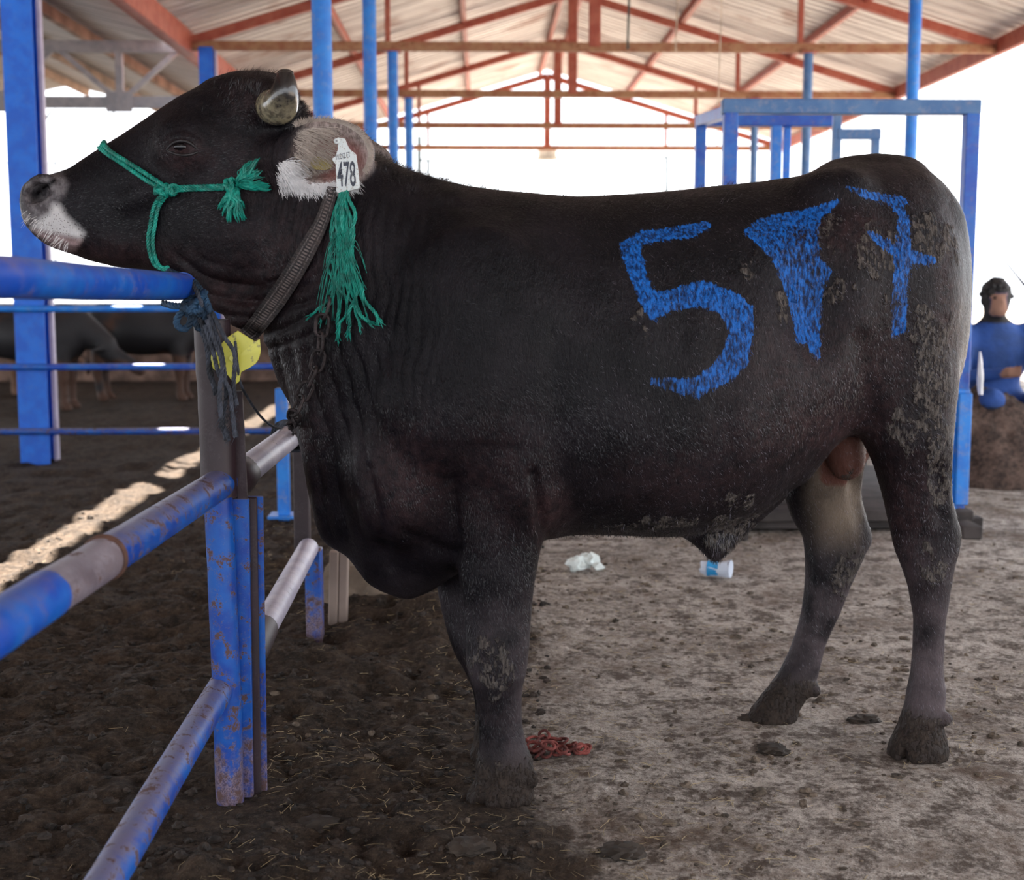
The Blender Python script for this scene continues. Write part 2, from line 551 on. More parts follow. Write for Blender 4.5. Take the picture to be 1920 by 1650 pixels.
def sheet_mesh(name, w, x0, z0, x1, z1, ribs=6):
    """corrugated sheet: ribs run down the slope; a real thickness of 1.5 mm"""
    prof = []
    p = w / ribs
    for k in range(ribs):
        b = k * p
        prof += [(b, 0.0), (b + p * .55, 0.0), (b + p * .65, .028), (b + p * .9, .028)]
    prof.append((w, 0.0))
    m = MB(); vs = []
    for (xx, zz) in ((x0, z0), (x1, z1)):
        for t in (0, .002):
            for (yy, h) in prof:
                vs.append((xx, yy, zz + h + t))
    k = len(prof)
    fs = []
    for i in range(k - 1):
        fs.append((i, i + 1, 2 * k + i + 1, 2 * k + i))
        fs.append((k + i, 3 * k + i, 3 * k + i + 1, k + i + 1))
        fs.append((i, k + i, k + i + 1, i + 1)); fs.append((2 * k + i, 2 * k + i + 1, 3 * k + i + 1, 3 * k + i))
    fs.append((0, 2 * k, 3 * k, k)); fs.append((k - 1, 2 * k - 1, 4 * k - 1, 3 * k - 1))
    m.add(vs, fs)
    me = bpy.data.meshes.new(name)
    me.from_pydata(vs, [], fs)
    me.update()
    return me

ceiling = empty('ceiling'); ceiling['kind'] = 'structure'
OV = 0.13     # sheets lie on purlins above the rafters
dzr = (APEX_Z - TIE_Z) / (EAVE_R - RIDGE_X)
for nm, xa, xb in (('roof_sheet', EAVE_R + .12, RIDGE_X), ('roof_sheet', EAVE_L - .02, RIDGE_X)):
    sl = dzr if xa > RIDGE_X else (APEX_Z - TIE_Z) / (RIDGE_X - EAVE_L)
    za = APEX_Z + OV - sl * abs(xa - RIDGE_X)
    me = sheet_mesh(nm, 1.06, xa, za, xb, APEX_Z + OV)
    me.materials.append(M['sheet'])
    yy = -9.38  # unseen length behind the camera, added to shade the bull from there
    k = 0
    while yy < 22.5:
        o = bpy.data.objects.new('roof_sheet', me); COL.objects.link(o); o.parent = ceiling
        o.location = (0, yy, 0.002 * (k % 2)); yy += 1.03; k += 1
# purlins and eave beams
pm = MB()
for X, w, h, mt in ((2.40, .06, .09, 'red'), (3.72, .06, .09, 'red'), (EAVE_R, .07, .16, 'red'), (RIDGE_X + .12, .05, .08, 'red'), (RIDGE_X - .12, .05, .08, 'red'),
                    (-.22, .06, .09, 'red'), (-1.54, .06, .09, 'red'), (EAVE_L + .02, .12, .22, 'red')):
    z = APEX_Z - (abs(X - RIDGE_X) * dzr) + .075
    b = MB(); b.box((X, 6.6, z - (.05 if h > .1 else 0)), (w, 32.0, h), bevel=.004)
    b.build('purlin', M[mt], ceiling)

def make_truss(Y):
    t = empty('roof_truss', (0, Y, TIE_Z))
    b = MB(); b.bar((EAVE_L, Y, TIE_Z), (EAVE_R, Y, TIE_Z), .07, .085, .004); b.build('tie_beam', M['rust'], t)
    for xe in (EAVE_L, EAVE_R):
        b = MB(); b.bar((xe, Y, TIE_Z + .02), (RIDGE_X, Y, APEX_Z), .07, .09, .004); b.build('rafter', M['red'], t)
    b = MB(); b.bar((RIDGE_X, Y, TIE_Z), (RIDGE_X, Y, APEX_Z), .11, .09, .004); b.build('king_post', M['red'], t)
    for s in (-1, 1):
        x = RIDGE_X + s * 2.0
        b = MB(); b.bar((x, Y, TIE_Z), (x, Y, APEX_Z - 2.0 * dzr), .05, .05, .003); b.build('strut', M['red'], t)
    return t
tr0 = make_truss(TRUSS_Y[0])
truss_lab = {9.9: 'red triangular roof truss nearest in view, cut by the top edge',
             13.0: 'nearest red roof truss whose whole rusty tie beam is in view below the roof',
             16.15: 'second red roof truss from the front with a rusty tie beam above the blue crush',
             19.3: 'third red roof truss, slim tie beam crossing the bright open gable',
             22.4: 'farthest red roof truss at the open end of the shed'}
for Y in TRUSS_Y:
    t = tr0 if Y == TRUSS_Y[0] else copy_tree(tr0)
    t.location = (0, Y, TIE_Z)
    tag(t, truss_lab.get(Y, 'red triangular roof truss of the shed above and behind the view'), 'truss', 'red roof trusses of the shed')

# ------------------------------------------------------------------ posts that carry the roof
def round_post(X, Y, label, top=TIE_Z, r=.052, mat='blue_sky', grp='round blue roof posts'):
    t = empty('roof_post', (X, Y, 0))
    zb = gz_at(X, Y) - .05
    b = MB(); b.tube([(X, Y, zb), (X, Y, 1.2), (X, Y, 2.4), (X, Y, top - .04)], r, 20); b.build('shaft', M[mat], t)
    b = MB(); b.box((X, Y, top - .045), (r * 3.4, r * 3.4, .012)); b.build('cap_plate', M['red'], t)
    b = MB(); b.box((X, Y, zb + .06), (r * 4, r * 4, .016)); b.build('base_plate', M[mat], t)
    return tag(t, label, 'post', grp)
def X_at(px_, Y): return at(px_, 400, Y).x
for p, Y, l in ((609, 6.75, 'thick round blue post just behind the bull horn and ear'),
                (697, 9.9, 'second round blue post behind the bull neck, just right of the thick one'),
                (739, 13.0, 'third round blue post of the middle row, meeting the first rusty tie beam'),
                (768, 16.15, 'fourth and slimmest round blue post of the middle row behind the neck')):
    round_post(X_at(p, Y), Y, l, r=.050)
for p, Y, l, m in ((1703, 9.9, 'bright blue round post crossing the crush top bar above the bull rump', 'blue_sky'),
                   (1508, 13.0, 'blue round post standing behind the crush under the nearest rusty tie beam', 'slate'),
                   (1411, 16.15, 'thin slate round post far behind the crush, left of the other right-hand posts', 'slate')):
    round_post(X_at(p, Y), Y, l, r=.046, mat=m)

def square_post(X, Y, w, d, label, top=3.4, mat='blue_column', plate=False):
    t = empty('square_post', (X, Y, 0))
    b = MB(); zb = gz_at(X, Y) - .06
    # an I-section: two flanges and a web, flange towards the camera
    b.box((X, Y - d / 2, (zb + top) / 2), (w, .014, top - zb), bevel=.002)
    b.box((X, Y + d / 2, (zb + top) / 2), (w, .014, top - zb), bevel=.002)
    b.build('flange', M[mat], t)
    b = MB(); b.box((X, Y, (zb + top) / 2), (.012, d - .014, top - zb)); b.build('web', M[mat], t)
    b = MB(); b.box((X + w / 2 + .012, Y + .02, (zb + top) / 2), (.022, .05, top - zb)); b.build('edge_strip', M['pale_strip'], t)
    return tag(t, label, 'post', 'square blue steel columns on the pen side')

sp = on_ground(75, 865)
square_post(sp.x, sp.y, .185, .16, 'wide bright blue steel column at the left edge of the picture', top=3.44)
square_post(X_at(396, 13.0), 13.0, .135, .12, 'blue steel column rising behind the bull forehead', top=3.38)

# ------------------------------------------------------------------ grey shed on the left
ceil2 = empty('ceiling'); ceil2['kind'] = 'structure'
LX0, LX1 = -3.15, -6.9
LZ0, LZ1 = 3.52, 4.42
me = sheet_mesh('grey_roof_sheet', 1.06, LX0, LZ0, LX1, LZ1); me.materials.append(M['sheet_grey'])
me2 = sheet_mesh('grey_roof_sheet', 1.06, LX1, LZ1, LX1 - 4.4, LZ0); me2.materials.append(M['sheet_grey'])
for mm_ in (me, me2):
    yy = -9.38  # also lengthened out of view behind the camera, added for shade
    while yy < 21.6:
        o = bpy.data.objects.new('roof_sheet', mm_); COL.objects.link(o); o.parent = ceil2
        o.location = (0, yy, 0); yy += 1.03
for X in (-4.1, -5.3, -6.5, -8.5, -10):
    z = LZ0 + (LX0 - X) * (LZ1 - LZ0) / (LX0 - LX1) if X > LX1 else LZ1 - (LX1 - X) * (LZ1 - LZ0) / 4.4
    b = MB(); b.box((X, 9.4, z - .07), (.07, 25.6, .11)); b.build('purlin', M['wood_purlin'] if 'wood_purlin' in M else M['steel'], ceil2)

def lattice_girder(Y, zb, zt, label):
    t = empty('lattice_girder', (-3.0, Y, zb))
    b = MB(); b.bar((-12, Y, zt), (-3.0, Y, zt), .09, .11); b.build('top_chord', M['steel'], t)
    b = MB(); b.bar((-12, Y, zb), (-2.2, Y, zb), .09, .11); b.build('bottom_chord', M['steel'], t)
    x = -2.98
    while x > -11:
        for q in ((x, zt, x - .62, zb), (x - 1.24, zt, x - .62, zb)):
            b = MB(); b.bar((q[0], Y, q[1]), (q[2], Y, q[3]), .05, .05); b.build('web_bar', M['steel'], t)
        b = MB(); b.bar((x - .62, Y, zb), (x - .62, Y, zt), .07, .07); b.build('web_post', M['steel'], t)
        b = MB(); b.box((x - .62, Y - .05, zb), (.26, .02, .20)); b.build('gusset_plate', M['steel'], t)
        x -= 1.24
    return tag(t, label, 'girder', 'grey lattice girders of the left shed')
lattice_girder(13.4, at(200, 192, 13.4).z, at(200, 88, 13.4).z, 'grey steel lattice girder with diagonal web bars above the bull muzzle')
# ------------------------------------------------------------------ the bull: one continuous surface
# body centre plane (depth along the barn) as a function of photo column: the bull stands slightly turned
YCf = pchip([0, 46, 300, 500, 700, 900, 1300, 1700, 1810], [2.93, 2.94, 2.95, 2.95, 2.93, 2.94, 3.04, 3.16, 3.18])
VOX = 0.0085
GX0, GX1, GY0, GY1, GZ0, GZ1 = -1.16, 1.26, 2.52, 3.52, -0.03, 1.66
gx = np.arange(GX0, GX1, VOX); gy = np.arange(GY0, GY1, VOX); gz = np.arange(GZ0, GZ1, VOX)
FLD = np.full((len(gx), len(gy), len(gz)), 0.30, np.float32)

def sub(lo, hi, pad=0.05):
    a = [max(0, int((lo[i] - pad - g[0]) / VOX)) for i, g in enumerate((gx, gy, gz))]
    b = [min(len(g), int((hi[i] + pad - g[0]) / VOX) + 2) for i, g in enumerate((gx, gy, gz))]
    sl = tuple(slice(p, q) for p, q in zip(a, b))
    X = gx[sl[0]][:, None, None]; Y = gy[sl[1]][None, :, None]; Z = gz[sl[2]][None, None, :]
    return sl, X, Y, Z

def smin(a, b, k):
    if k <= 0: return np.minimum(a, b)
    h = np.clip(0.5 + 0.5 * (b - a) / k, 0, 1)
    return b + (a - b) * h - k * h * (1 - h)

def blend(sl, f, k=0.03, op='add'):
    cur = FLD[sl]
    if op == 'add': FLD[sl] = smin(cur, f, k)
    else: FLD[sl] = -smin(-cur, f, k)

def loft_x(rows, k=0.03, n=2.2, Yoff=0.0, op='add'):
    """rows: column, top row, bottom row, half width, taper (positive: wider on top)"""
    rows = np.array(rows, float)
    T = [at(r[0], r[1], YCf(r[0]) + Yoff) for r in rows]
    B = [at(r[0], r[2], YCf(r[0]) + Yoff) for r in rows]
    xs = np.array([(t.x + b.x) / 2 for t, b in zip(T, B)])
    tz = pchip(xs, [t.z for t in T]); bz = pchip(xs, [b.z for b in B])
    w = pchip(xs, rows[:, 3]); kk = pchip(xs, rows[:, 4]); yc = pchip(xs, [t.y for t in T])
    lo = (xs[0], yc(xs).min() - rows[:, 3].max(), min(b.z for b in B)); hi = (xs[-1], yc(xs).max() + rows[:, 3].max(), max(t.z for t in T))
    sl, X, Y, Z = sub(lo, hi, 0.04)
    x1 = gx[sl[0]]
    zc = ((tz(x1) + bz(x1)) / 2)[:, None, None]; hz = np.maximum((tz(x1) - bz(x1)) / 2, 1e-3)[:, None, None]
    ww = np.maximum(w(x1), 1e-3)[:, None, None]; ky = kk(x1)[:, None, None]; yy = yc(x1)[:, None, None]
    v = (Z - zc) / hz
    u = (Y - yy) / (ww * (1 + ky * np.clip(v, -1, 1)))
    f = (np.power(np.abs(u) ** n + np.abs(v) ** n, 1 / n) - 1) * np.minimum(hz, ww)
    over = np.maximum(np.maximum(xs[0] - x1, x1 - xs[-1]), 0)[:, None, None]
    f = np.sqrt(np.maximum(f, 0) ** 2 + over ** 2) + np.minimum(f, 0) * (over == 0) + (over > 0) * 1e-3
    blend(sl, f.astype(np.float32), k, op)

def loft_z(rows, Yc, k=0.025, n=2.3, op='add'):
    """rows: row, left column, right column, half width; Yc number or list per row. Follows a leg downwards"""
    rows = np.array(rows, float)
    Ys = Yc if isinstance(Yc, (list, tuple)) else [Yc] * len(rows)
    L = [at(r[1], r[0], y) for r, y in zip(rows, Ys)]
    R = [at(r[2], r[0], y) for r, y in zip(rows, Ys)]
    zs = np.array([(a.z + b.z) / 2 for a, b in zip(L, R)])[::-1]
    lx = pchip(zs, [a.x for a in L][::-1]); rx = pchip(zs, [a.x for a in R][::-1])
    w = pchip(zs, rows[::-1, 3]); yc = pchip(zs, Ys[::-1])
    lo = (min(a.x for a in L), min(Ys) - rows[:, 3].max(), zs[0]); hi = (max(a.x for a in R), max(Ys) + rows[:, 3].max(), zs[-1])
    sl, X, Y, Z = sub(lo, hi, 0.04)
    z1 = gz[sl[2]]
    xc = ((lx(z1) + rx(z1)) / 2)[None, None, :]; hx = np.maximum((rx(z1) - lx(z1)) / 2, 1e-3)[None, None, :]
    ww = np.maximum(w(z1), 1e-3)[None, None, :]; yy = yc(z1)[None, None, :]
    u = (X - xc) / hx; v = (Y - yy) / ww
    f = (np.power(np.abs(u) ** n + np.abs(v) ** n, 1 / n) - 1) * np.minimum(hx, ww)
    over = np.maximum(np.maximum(zs[0] - z1, z1 - zs[-1]), 0)[None, None, :]
    f = np.sqrt(np.maximum(f, 0) ** 2 + over ** 2) + np.minimum(f, 0) * (over == 0) + (over > 0) * 1e-3
    blend(sl, f.astype(np.float32), k, op)

def ell(c, r, k=0.03, op='add', rot=None):
    c = Vector(c); m = max(r)
    sl, X, Y, Z = sub((c.x - m, c.y - m, c.z - m), (c.x + m, c.y + m, c.z + m), 0.04)
    dx, dy, dz = X - c.x, Y - c.y, Z - c.z
    if rot is not None:
        R = np.array(rot)          # columns = local axes
        a = dx * R[0, 0] + dy * R[1, 0] + dz * R[2, 0]
        b = dx * R[0, 1] + dy * R[1, 1] + dz * R[2, 1]
        d = dx * R[0, 2] + dy * R[1, 2] + dz * R[2, 2]
    else: a, b, d = dx, dy, dz
    k0 = np.sqrt((a / r[0]) ** 2 + (b / r[1]) ** 2 + (d / r[2]) ** 2)
    k1 = np.sqrt((a / r[0] ** 2) ** 2 + (b / r[1] ** 2) ** 2 + (d / r[2] ** 2) ** 2) + 1e-9
    f = k0 * (k0 - 1) / k1
    blend(sl, f.astype(np.float32), k, op)

def cap(p, q, r0, r1, k=0.02, op='add'):
    p = Vector(p); q = Vector(q); r = max(r0, r1)
    sl, X, Y, Z = sub([min(p[i], q[i]) - r for i in range(3)], [max(p[i], q[i]) + r for i in range(3)], 0.04)
    d = q - p; L2 = d.length_squared + 1e-12
    t = np.clip(((X - p.x) * d.x + (Y - p.y) * d.y + (Z - p.z) * d.z) / L2, 0, 1)
    f = np.sqrt((X - p.x - t * d.x) ** 2 + (Y - p.y - t * d.y) ** 2 + (Z - p.z - t * d.z) ** 2) - (r0 + (r1 - r0) * t)
    blend(sl, f.astype(np.float32), k, op)

def rotY(deg):                       # turn in the picture plane, counter-clockwise as seen by the camera
    return Matrix.Rotation(-math.radians(deg), 3, 'Y')

def PX(px, py, off=0.0):             # point on the body's centre plane, off < 0 towards the camera side
    return at(px, py, float(YCf(px)) + off)

# torso and neck
loft_x([(488, 300, 560, .075, .0), (500, 262, 640, .10, .0), (520, 245, 715, .115, .1), (546, 238, 782, .13, .15), (562, 240, 850, .14, .2), (576, 244, 940, .15, .25),
        (596, 250, 1008, .16, .3), (648, 262, 1046, .18, .32), (690, 279, 1096, .20, .34), (728, 297, 1114, .215, .33), (760, 315, 1122, .225, .3), (800, 329, 1108, .245, .22),
        (850, 343, 1075, .27, .12), (900, 353, 1045, .285, .05), (1000, 363, 1014, .305, -.02), (1080, 369, 996, .315, -.06), (1149, 366, 996, .325, -.1), (1250, 359, 998, .335, -.12),
        (1330, 350, 985, .335, -.12), (1400, 343, 963, .325, -.1), (1460, 335, 925, .315, -.05), (1500, 328, 890, .31, 0), (1545, 309, 846, .30, .05), (1590, 304, 812, .285, .08),
        (1640, 303, 800, .27, .1), (1685, 306, 800, .25, .1), (1731, 331, 790, .215, .1), (1765, 366, 765, .17, .05), (1785, 400, 730, .125, 0), (1796, 445, 690, .09, 0), (1801, 500, 600, .05, 0)],
       k=0.0, n=2.25)
# neck crest and throat
loft_x([(372, 300, 520, .07, 0), (400, 235, 560, .09, .1), (440, 225, 603, .095, .1), (480, 226, 618, .10, .1), (520, 232, 640, .115, .1), (570, 236, 660, .13, .05), (620, 250, 640, .15, 0), (680, 275, 600, .14, 0)], k=0.035)
# head
loft_x([(46, 365, 392, .028, 0), (49, 350, 412, .05, 0), (58, 340, 428, .062, 0), (75, 333, 450, .070, 0), (100, 327, 466, .074, 0), (136, 315, 478, .075, -.04), (172, 291, 491, .074, -.03),
        (198, 275, 497, .074, 0), (237, 251, 502, .078, .05), (285, 220, 505, .086, .15), (325, 194, 509, .098, .25), (372, 168, 520, .106, .30), (416, 150, 535, .108, .30), (467, 137, 545, .105, .25),
        (515, 138, 540, .10, .2), (545, 155, 500, .09, .1), (568, 205, 440, .06, 0)], k=0.04, n=2.3)
# jaw angle, cheek and throat roll
ell(PX(405, 430, -.07), (.115, .045, .10), .05)
ell(PX(405, 430, .07), (.115, .045, .10), .05)
ell(PX(300, 455, -.03), (.12, .05, .045), .04)
cap(PX(300, 480, -.05), PX(455, 590, -.06), .028, .03, .03)
cap(PX(300, 480, .05), PX(455, 590, .06), .028, .03, .03)
# brow, eye socket
for s in (-1, 1):
    ell(PX(352, 238, .088 * s), (.055, .028, .020), .025)
    ell(PX(342, 276, .104 * s), (.055, .022, .042), .035)
    ell(PX(338, 276, .133 * s), (.024, .014, .016), .008, 'sub', rotY(-6))
    cap(PX(345, 330, .09 * s), PX(240, 380, .070 * s), .008, .008, .04)     # facial crest
    # lower and upper lid
    cap(PX(318, 283, .118 * s), PX(340, 292, .127 * s), .006, .0075, .008); cap(PX(340, 292, .127 * s), PX(372, 285, .118 * s), .0075, .005, .008)
    cap(PX(314, 270, .119 * s), PX(338, 256, .129 * s), .007, .0085, .008); cap(PX(338, 256, .129 * s), PX(372, 272, .120 * s), .0085, .006, .008)
    # nostril: a comma-shaped hollow with a raised rim
    ell(PX(80, 352, .060 * s), (.036, .016, .032), .02)
    ell(PX(72, 362, .060 * s), (.026, .038, .021), .008, 'sub', rotY(40))
    cap(PX(84, 352, .078 * s), PX(101, 338, .080 * s), .012, .005, .008, 'sub')
    # lips
    ell(PX(95, 412, .045 * s), (.052, .032, .030), .02)
    cap(PX(80, 436, .052 * s), PX(150, 457, .062 * s), .014, .010, .015)
    cap(PX(58, 430, .080 * s), PX(100, 436, .086 * s), .004, .005, .006, 'sub')
    cap(PX(100, 436, .086 * s), PX(158, 447, .082 * s), .005, .003, .006, 'sub')
    # poll and horn bases
    ell(PX(497, 190, .085 * s), (.055, .042, .050), .03)
    cap(PX(500, 195, .09 * s), PX(522, 200, .125 * s), .040, .036, .02)
ell(PX(465, 170, 0), (.08, .07, .024), .03)
# ears: broad drooping cups, open to the side
for s in (-1, 1):
    R = rotY(6) if s < 0 else rotY(-14)
    ex, ey = (606, 290) if s < 0 else (652, 288)
    ell(PX(532, 296, .10 * s), (.05, .035, .048), .03)
    ell(PX(ex, ey, .150 * s), (.110, .038, .076 if s < 0 else .050), .018, 'add', R)
    ell(PX(ex + 8, ey - 2, .183 * s), (.085, .038, .054 if s < 0 else .034), .012, 'sub', R)
    if s < 0: ell(PX(ex - 20, ey + 20, .17 * s), (.055, .05, .026), .012, 'sub', R)
# withers, shoulder blade, point of shoulder, elbow
for s in (-1, 1):
    ell(PX(900, 610, .235 * s), (.13, .045, .19), .08)
    ell(PX(850, 760, .235 * s), (.15, .055, .12), .06)
    ell(PX(745, 900, .150 * s), (.105, .09, .14), .05)        # point of shoulder / breast
    ell(PX(980, 880, .225 * s), (.055, .055, .11), .06)       # triceps
    ell(PX(1562, 352, .19 * s), (.06, .05, .035), .07)        # hook bone
    ell(PX(1765, 430, .115 * s), (.035, .045, .05), .05)      # pin bone
    ell(PX(1690, 560, .19 * s), (.12, .075, .19), .06)        # thigh muscle
    ell(PX(1660, 720, .185 * s), (.13, .07, .12), .05)
    ell(PX(1545, 560, .37 * s), (.085, .075, .14), .06, 'sub', rotY(12))  # flank hollow
    cap(PX(1590, 700, .20 * s), PX(1500, 880, .17 * s), .05, .02, .05)      # flank fold
ell(PX(1640, 325, 0), (.10, .06, .035), .05)
# front legs
loft_z([(760, 855, 1030, .06), (830, 850, 1038, .085), (900, 842, 1034, .095), (959, 839, 1026, .092), (1033, 852, 1013, .078), (1082, 861, 1004, .068), (1155, 872, 996, .058), (1204, 873, 993, .057),
        (1254, 876, 988, .055), (1303, 891, 978, .045), (1352, 897, 979, .037), (1400, 898, 988, .039), (1432, 893, 999, .048), (1458, 893, 996, .045), (1482, 880, 1000, .053), (1515, 862, 1004, .062), (1545, 853, 1004, .063)],
       [2.83, 2.82, 2.80, 2.79, 2.78, 2.77, 2.765, 2.76, 2.76, 2.76, 2.76, 2.76, 2.76, 2.755, 2.75, 2.745, 2.74], k=0.03)
loft_z([(850, 810, 985, .07), (950, 815, 975, .085), (1040, 815, 960, .08), (1101, 820, 950, .065), (1170, 835, 940, .056), (1219, 850, 935, .054), (1263, 874, 935, .046),
        (1303, 888, 942, .036), (1350, 892, 950, .034), (1385, 890, 955, .040), (1400, 886, 955, .038), (1425, 874, 957, .05), (1452, 862, 958, .055)],
       [3.07, 3.06, 3.05, 3.04, 3.03, 3.02, 3.02, 3.02, 3.02, 3.02, 3.01, 3.0, 2.99], k=0.03)
# hind legs
loft_z([(560, 1590, 1790, .07), (700, 1592, 1793, .10), (770, 1600, 1786, .105), (823, 1618, 1781, .10), (865, 1638, 1779, .088), (924, 1655, 1781, .07), (970, 1665, 1792, .06), (1003, 1672, 1801, .053),
        (1030, 1678, 1797, .053), (1062, 1691, 1788, .05), (1118, 1707, 1779, .044), (1178, 1714, 1770, .038), (1247, 1710, 1767, .038), (1300, 1701, 1771, .045), (1325, 1697, 1768, .046), (1350, 1690, 1764, .045),
        (1375, 1680, 1770, .056), (1405, 1668, 1775, .064), (1430, 1663, 1773, .066), (1446, 1664, 1765, .06)],
       [3.04, 3.02, 3.01, 3.0, 3.0, 3.0, 3.0, 3.0, 3.0, 3.0, 3.0, 3.0, 3.0, 3.0, 3.0, 2.995, 2.99, 2.985, 2.985, 2.985], k=0.03)
loft_z([(720, 1500, 1690, .08), (800, 1486, 1660, .10), (880, 1475, 1616, .085), (915, 1471, 1612, .075), (970, 1484, 1624, .06), (1012, 1506, 1635, .05), (1040, 1509, 1620, .05), (1085, 1510, 1599, .045),
        (1145, 1503, 1576, .040), (1210, 1484, 1547, .036), (1262, 1460, 1534, .042), (1290, 1441, 1524, .042), (1320, 1418, 1503, .045), (1345, 1402, 1493, .052), (1372, 1400, 1490, .052)],
       [3.22, 3.24, 3.25, 3.26, 3.27, 3.27, 3.27, 3.27, 3.27, 3.27, 3.27, 3.265, 3.26, 3.255, 3.25], k=0.03)
# hock hollows, dewclaws and hoof clefts
cap(at(1755, 880, 2.925), at(1768, 975, 2.94), .014, .014, .02, 'sub')
cap(at(1598, 905, 3.195), at(1612, 985, 3.21), .014, .012, .02, 'sub')
for (px, py, Y) in ((1774, 1348, 2.96), (1774, 1348, 3.02), (1528, 1296, 3.24), (1528, 1296, 3.30), (998, 1462, 2.73), (998, 1462, 2.79)):
    ell(at(px, py, Y), (.016, .014, .018), .01)
cap(at(1703, 1366, 2.940), at(1692, 1458, 2.925), .010, .020, .004, 'sub')
cap(at(1700, 1400, 2.955), at(1690, 1458, 2.955), .006, .014, .004, 'sub')
cap(at(1664, 1400, 2.98), at(1655, 1450, 2.97), .006, .012, .006, 'sub')
cap(at(1396, 1340, 3.255), at(1390, 1374, 3.25), .005, .010, .006, 'sub')
cap(at(905, 1478, 2.71), at(893, 1560, 2.70), .008, .018, .004, 'sub')
cap(at(853, 1500, 2.745), at(845, 1548, 2.74), .005, .012, .006, 'sub')
# sheath with its tuft, and scrotum
cap(PX(1430, 915, 0), PX(1345, 1005, 0), .055, .040, .04)
cap(PX(1270, 965, 0), PX(1330, 1010, 0), .03, .030, .04)
cap(PX(1365, 985, 0), PX(1340, 1040, 0), .034, .018, .02)
cap(PX(1583, 790, .0), PX(1586, 850, .0), .050, .046, .02)
ell(PX(1587, 866, 0), (.040, .045, .045), .015)

# carve everything below the ground
_, _, _, Zg = sub((GX0, GY0, GZ0), (GX1, GY1, GZ1), 0)
np.maximum(FLD, (-0.004 - gz)[None, None, :].astype(np.float32), out=FLD)

def surface_nets(fld, org, h):
    ins = fld < 0
    nx, ny, nz = fld.shape
    c = np.zeros((nx - 1, ny - 1, nz - 1), np.uint8)
    for dx in (0, 1):
        for dy in (0, 1):
            for dz in (0, 1):
                c += ins[dx:nx - 1 + dx, dy:ny - 1 + dy, dz:nz - 1 + dz]
    act = (c > 0) & (c < 8)
    I = np.argwhere(act)
    idx = np.full(act.shape, -1, np.int64)
    idx[act] = np.arange(len(I))
    acc = np.zeros((len(I), 3)); cnt = np.zeros(len(I))
    corners = [(a, b, d) for a in (0, 1) for b in (0, 1) for d in (0, 1)]
    for i, p in enumerate(corners):
        for q in corners[i + 1:]:
            if sum(abs(p[k] - q[k]) for k in range(3)) != 1: continue
            fa = fld[I[:, 0] + p[0], I[:, 1] + p[1], I[:, 2] + p[2]]; fb = fld[I[:, 0] + q[0], I[:, 1] + q[1], I[:, 2] + q[2]]
            m = (fa < 0) != (fb < 0)
            t = np.where(m, fa / np.where(m, fa - fb, 1), 0)
            pos = np.array(p)[None] + t[:, None] * (np.array(q) - np.array(p))[None]
            acc[m] += pos[m]; cnt[m] += 1
    V = (I + acc / cnt[:, None]) * h + np.array(org)
    quads = []
    for ax in range(3):
        a1, a2 = (ax + 1) % 3, (ax + 2) % 3
        s0 = [slice(None)] * 3; s1 = [slice(None)] * 3
        s0[ax] = slice(0, -1); s1[ax] = slice(1, None)
        A = ins[tuple(s0)]; B = ins[tuple(s1)]
        E = np.argwhere(A != B)
        E = E[(E[:, a1] > 0) & (E[:, a2] > 0) & (E[:, a1] < fld.shape[a1] - 1) & (E[:, a2] < fld.shape[a2] - 1)]
        flip = ~A[E[:, 0], E[:, 1], E[:, 2]]
        def cell(o1, o2):
            J = E.copy(); J[:, a1] -= o1; J[:, a2] -= o2
            return idx[J[:, 0], J[:, 1], J[:, 2]]
        Q = np.stack([cell(1, 1), cell(0, 1), cell(0, 0), cell(1, 0)], 1)
        Q[flip] = Q[flip][:, ::-1]
        quads.append(Q)
    Q = np.concatenate(quads)
    return V, Q[(Q >= 0).all(1)]

def relax(V, Q, it=2, lam=0.5):
    for _ in range(it):
        acc = np.zeros_like(V); cnt = np.zeros(len(V))
        for k in range(4):
            a = Q[:, k]; b = Q[:, (k + 1) % 4]
            for c in range(3):
                acc[:, c] += np.bincount(a, V[b, c], len(V)) + np.bincount(b, V[a, c], len(V))
            cnt += np.bincount(a, minlength=len(V)) + np.bincount(b, minlength=len(V))
        V = V + lam * (acc / np.maximum(cnt, 1)[:, None] - V)
    return V

def subdivide(V, Q):
    E = np.stack([Q, np.roll(Q, -1, 1)], 2).reshape(-1, 2)
    E.sort(1)
    key = E[:, 0] * np.int64(len(V)) + E[:, 1]
    u, inv = np.unique(key, return_inverse=True)
    em = (V[u // len(V)] + V[u % len(V)]) / 2
    fc = V[Q].mean(1)
    n0, n1 = len(V), len(V) + len(u)
    ei = inv.reshape(-1, 4) + n0
    ci = np.arange(len(Q)) + n1
    out = [np.stack([Q[:, k], ei[:, k], ci, ei[:, k - 1]], 1) for k in range(4)]
    return np.concatenate([V, em, fc]), np.concatenate(out)

def vnormals(V, Q):
    n = np.cross(V[Q[:, 2]] - V[Q[:, 0]], V[Q[:, 3]] - V[Q[:, 1]])
    N = np.zeros_like(V)
    for k in range(4):
        for c in range(3):
            N[:, c] += np.bincount(Q[:, k], n[:, c], len(V))
    return N / (np.linalg.norm(N, axis=1)[:, None] + 1e-12)

def mesh_np(name, V, Q):
    me = bpy.data.meshes.new(name)
    me.vertices.add(len(V)); me.vertices.foreach_set('co', V.astype(np.float32).ravel())
    k = Q.shape[1]
    me.loops.add(len(Q) * k); me.loops.foreach_set('vertex_index', Q.astype(np.int32).ravel())
    me.polygons.add(len(Q)); me.polygons.foreach_set('loop_start', np.arange(0, len(Q) * k, k, dtype=np.int32))
    me.polygons.foreach_set('use_smooth', np.ones(len(Q), bool))
    me.update(calc_edges=True)
    return me

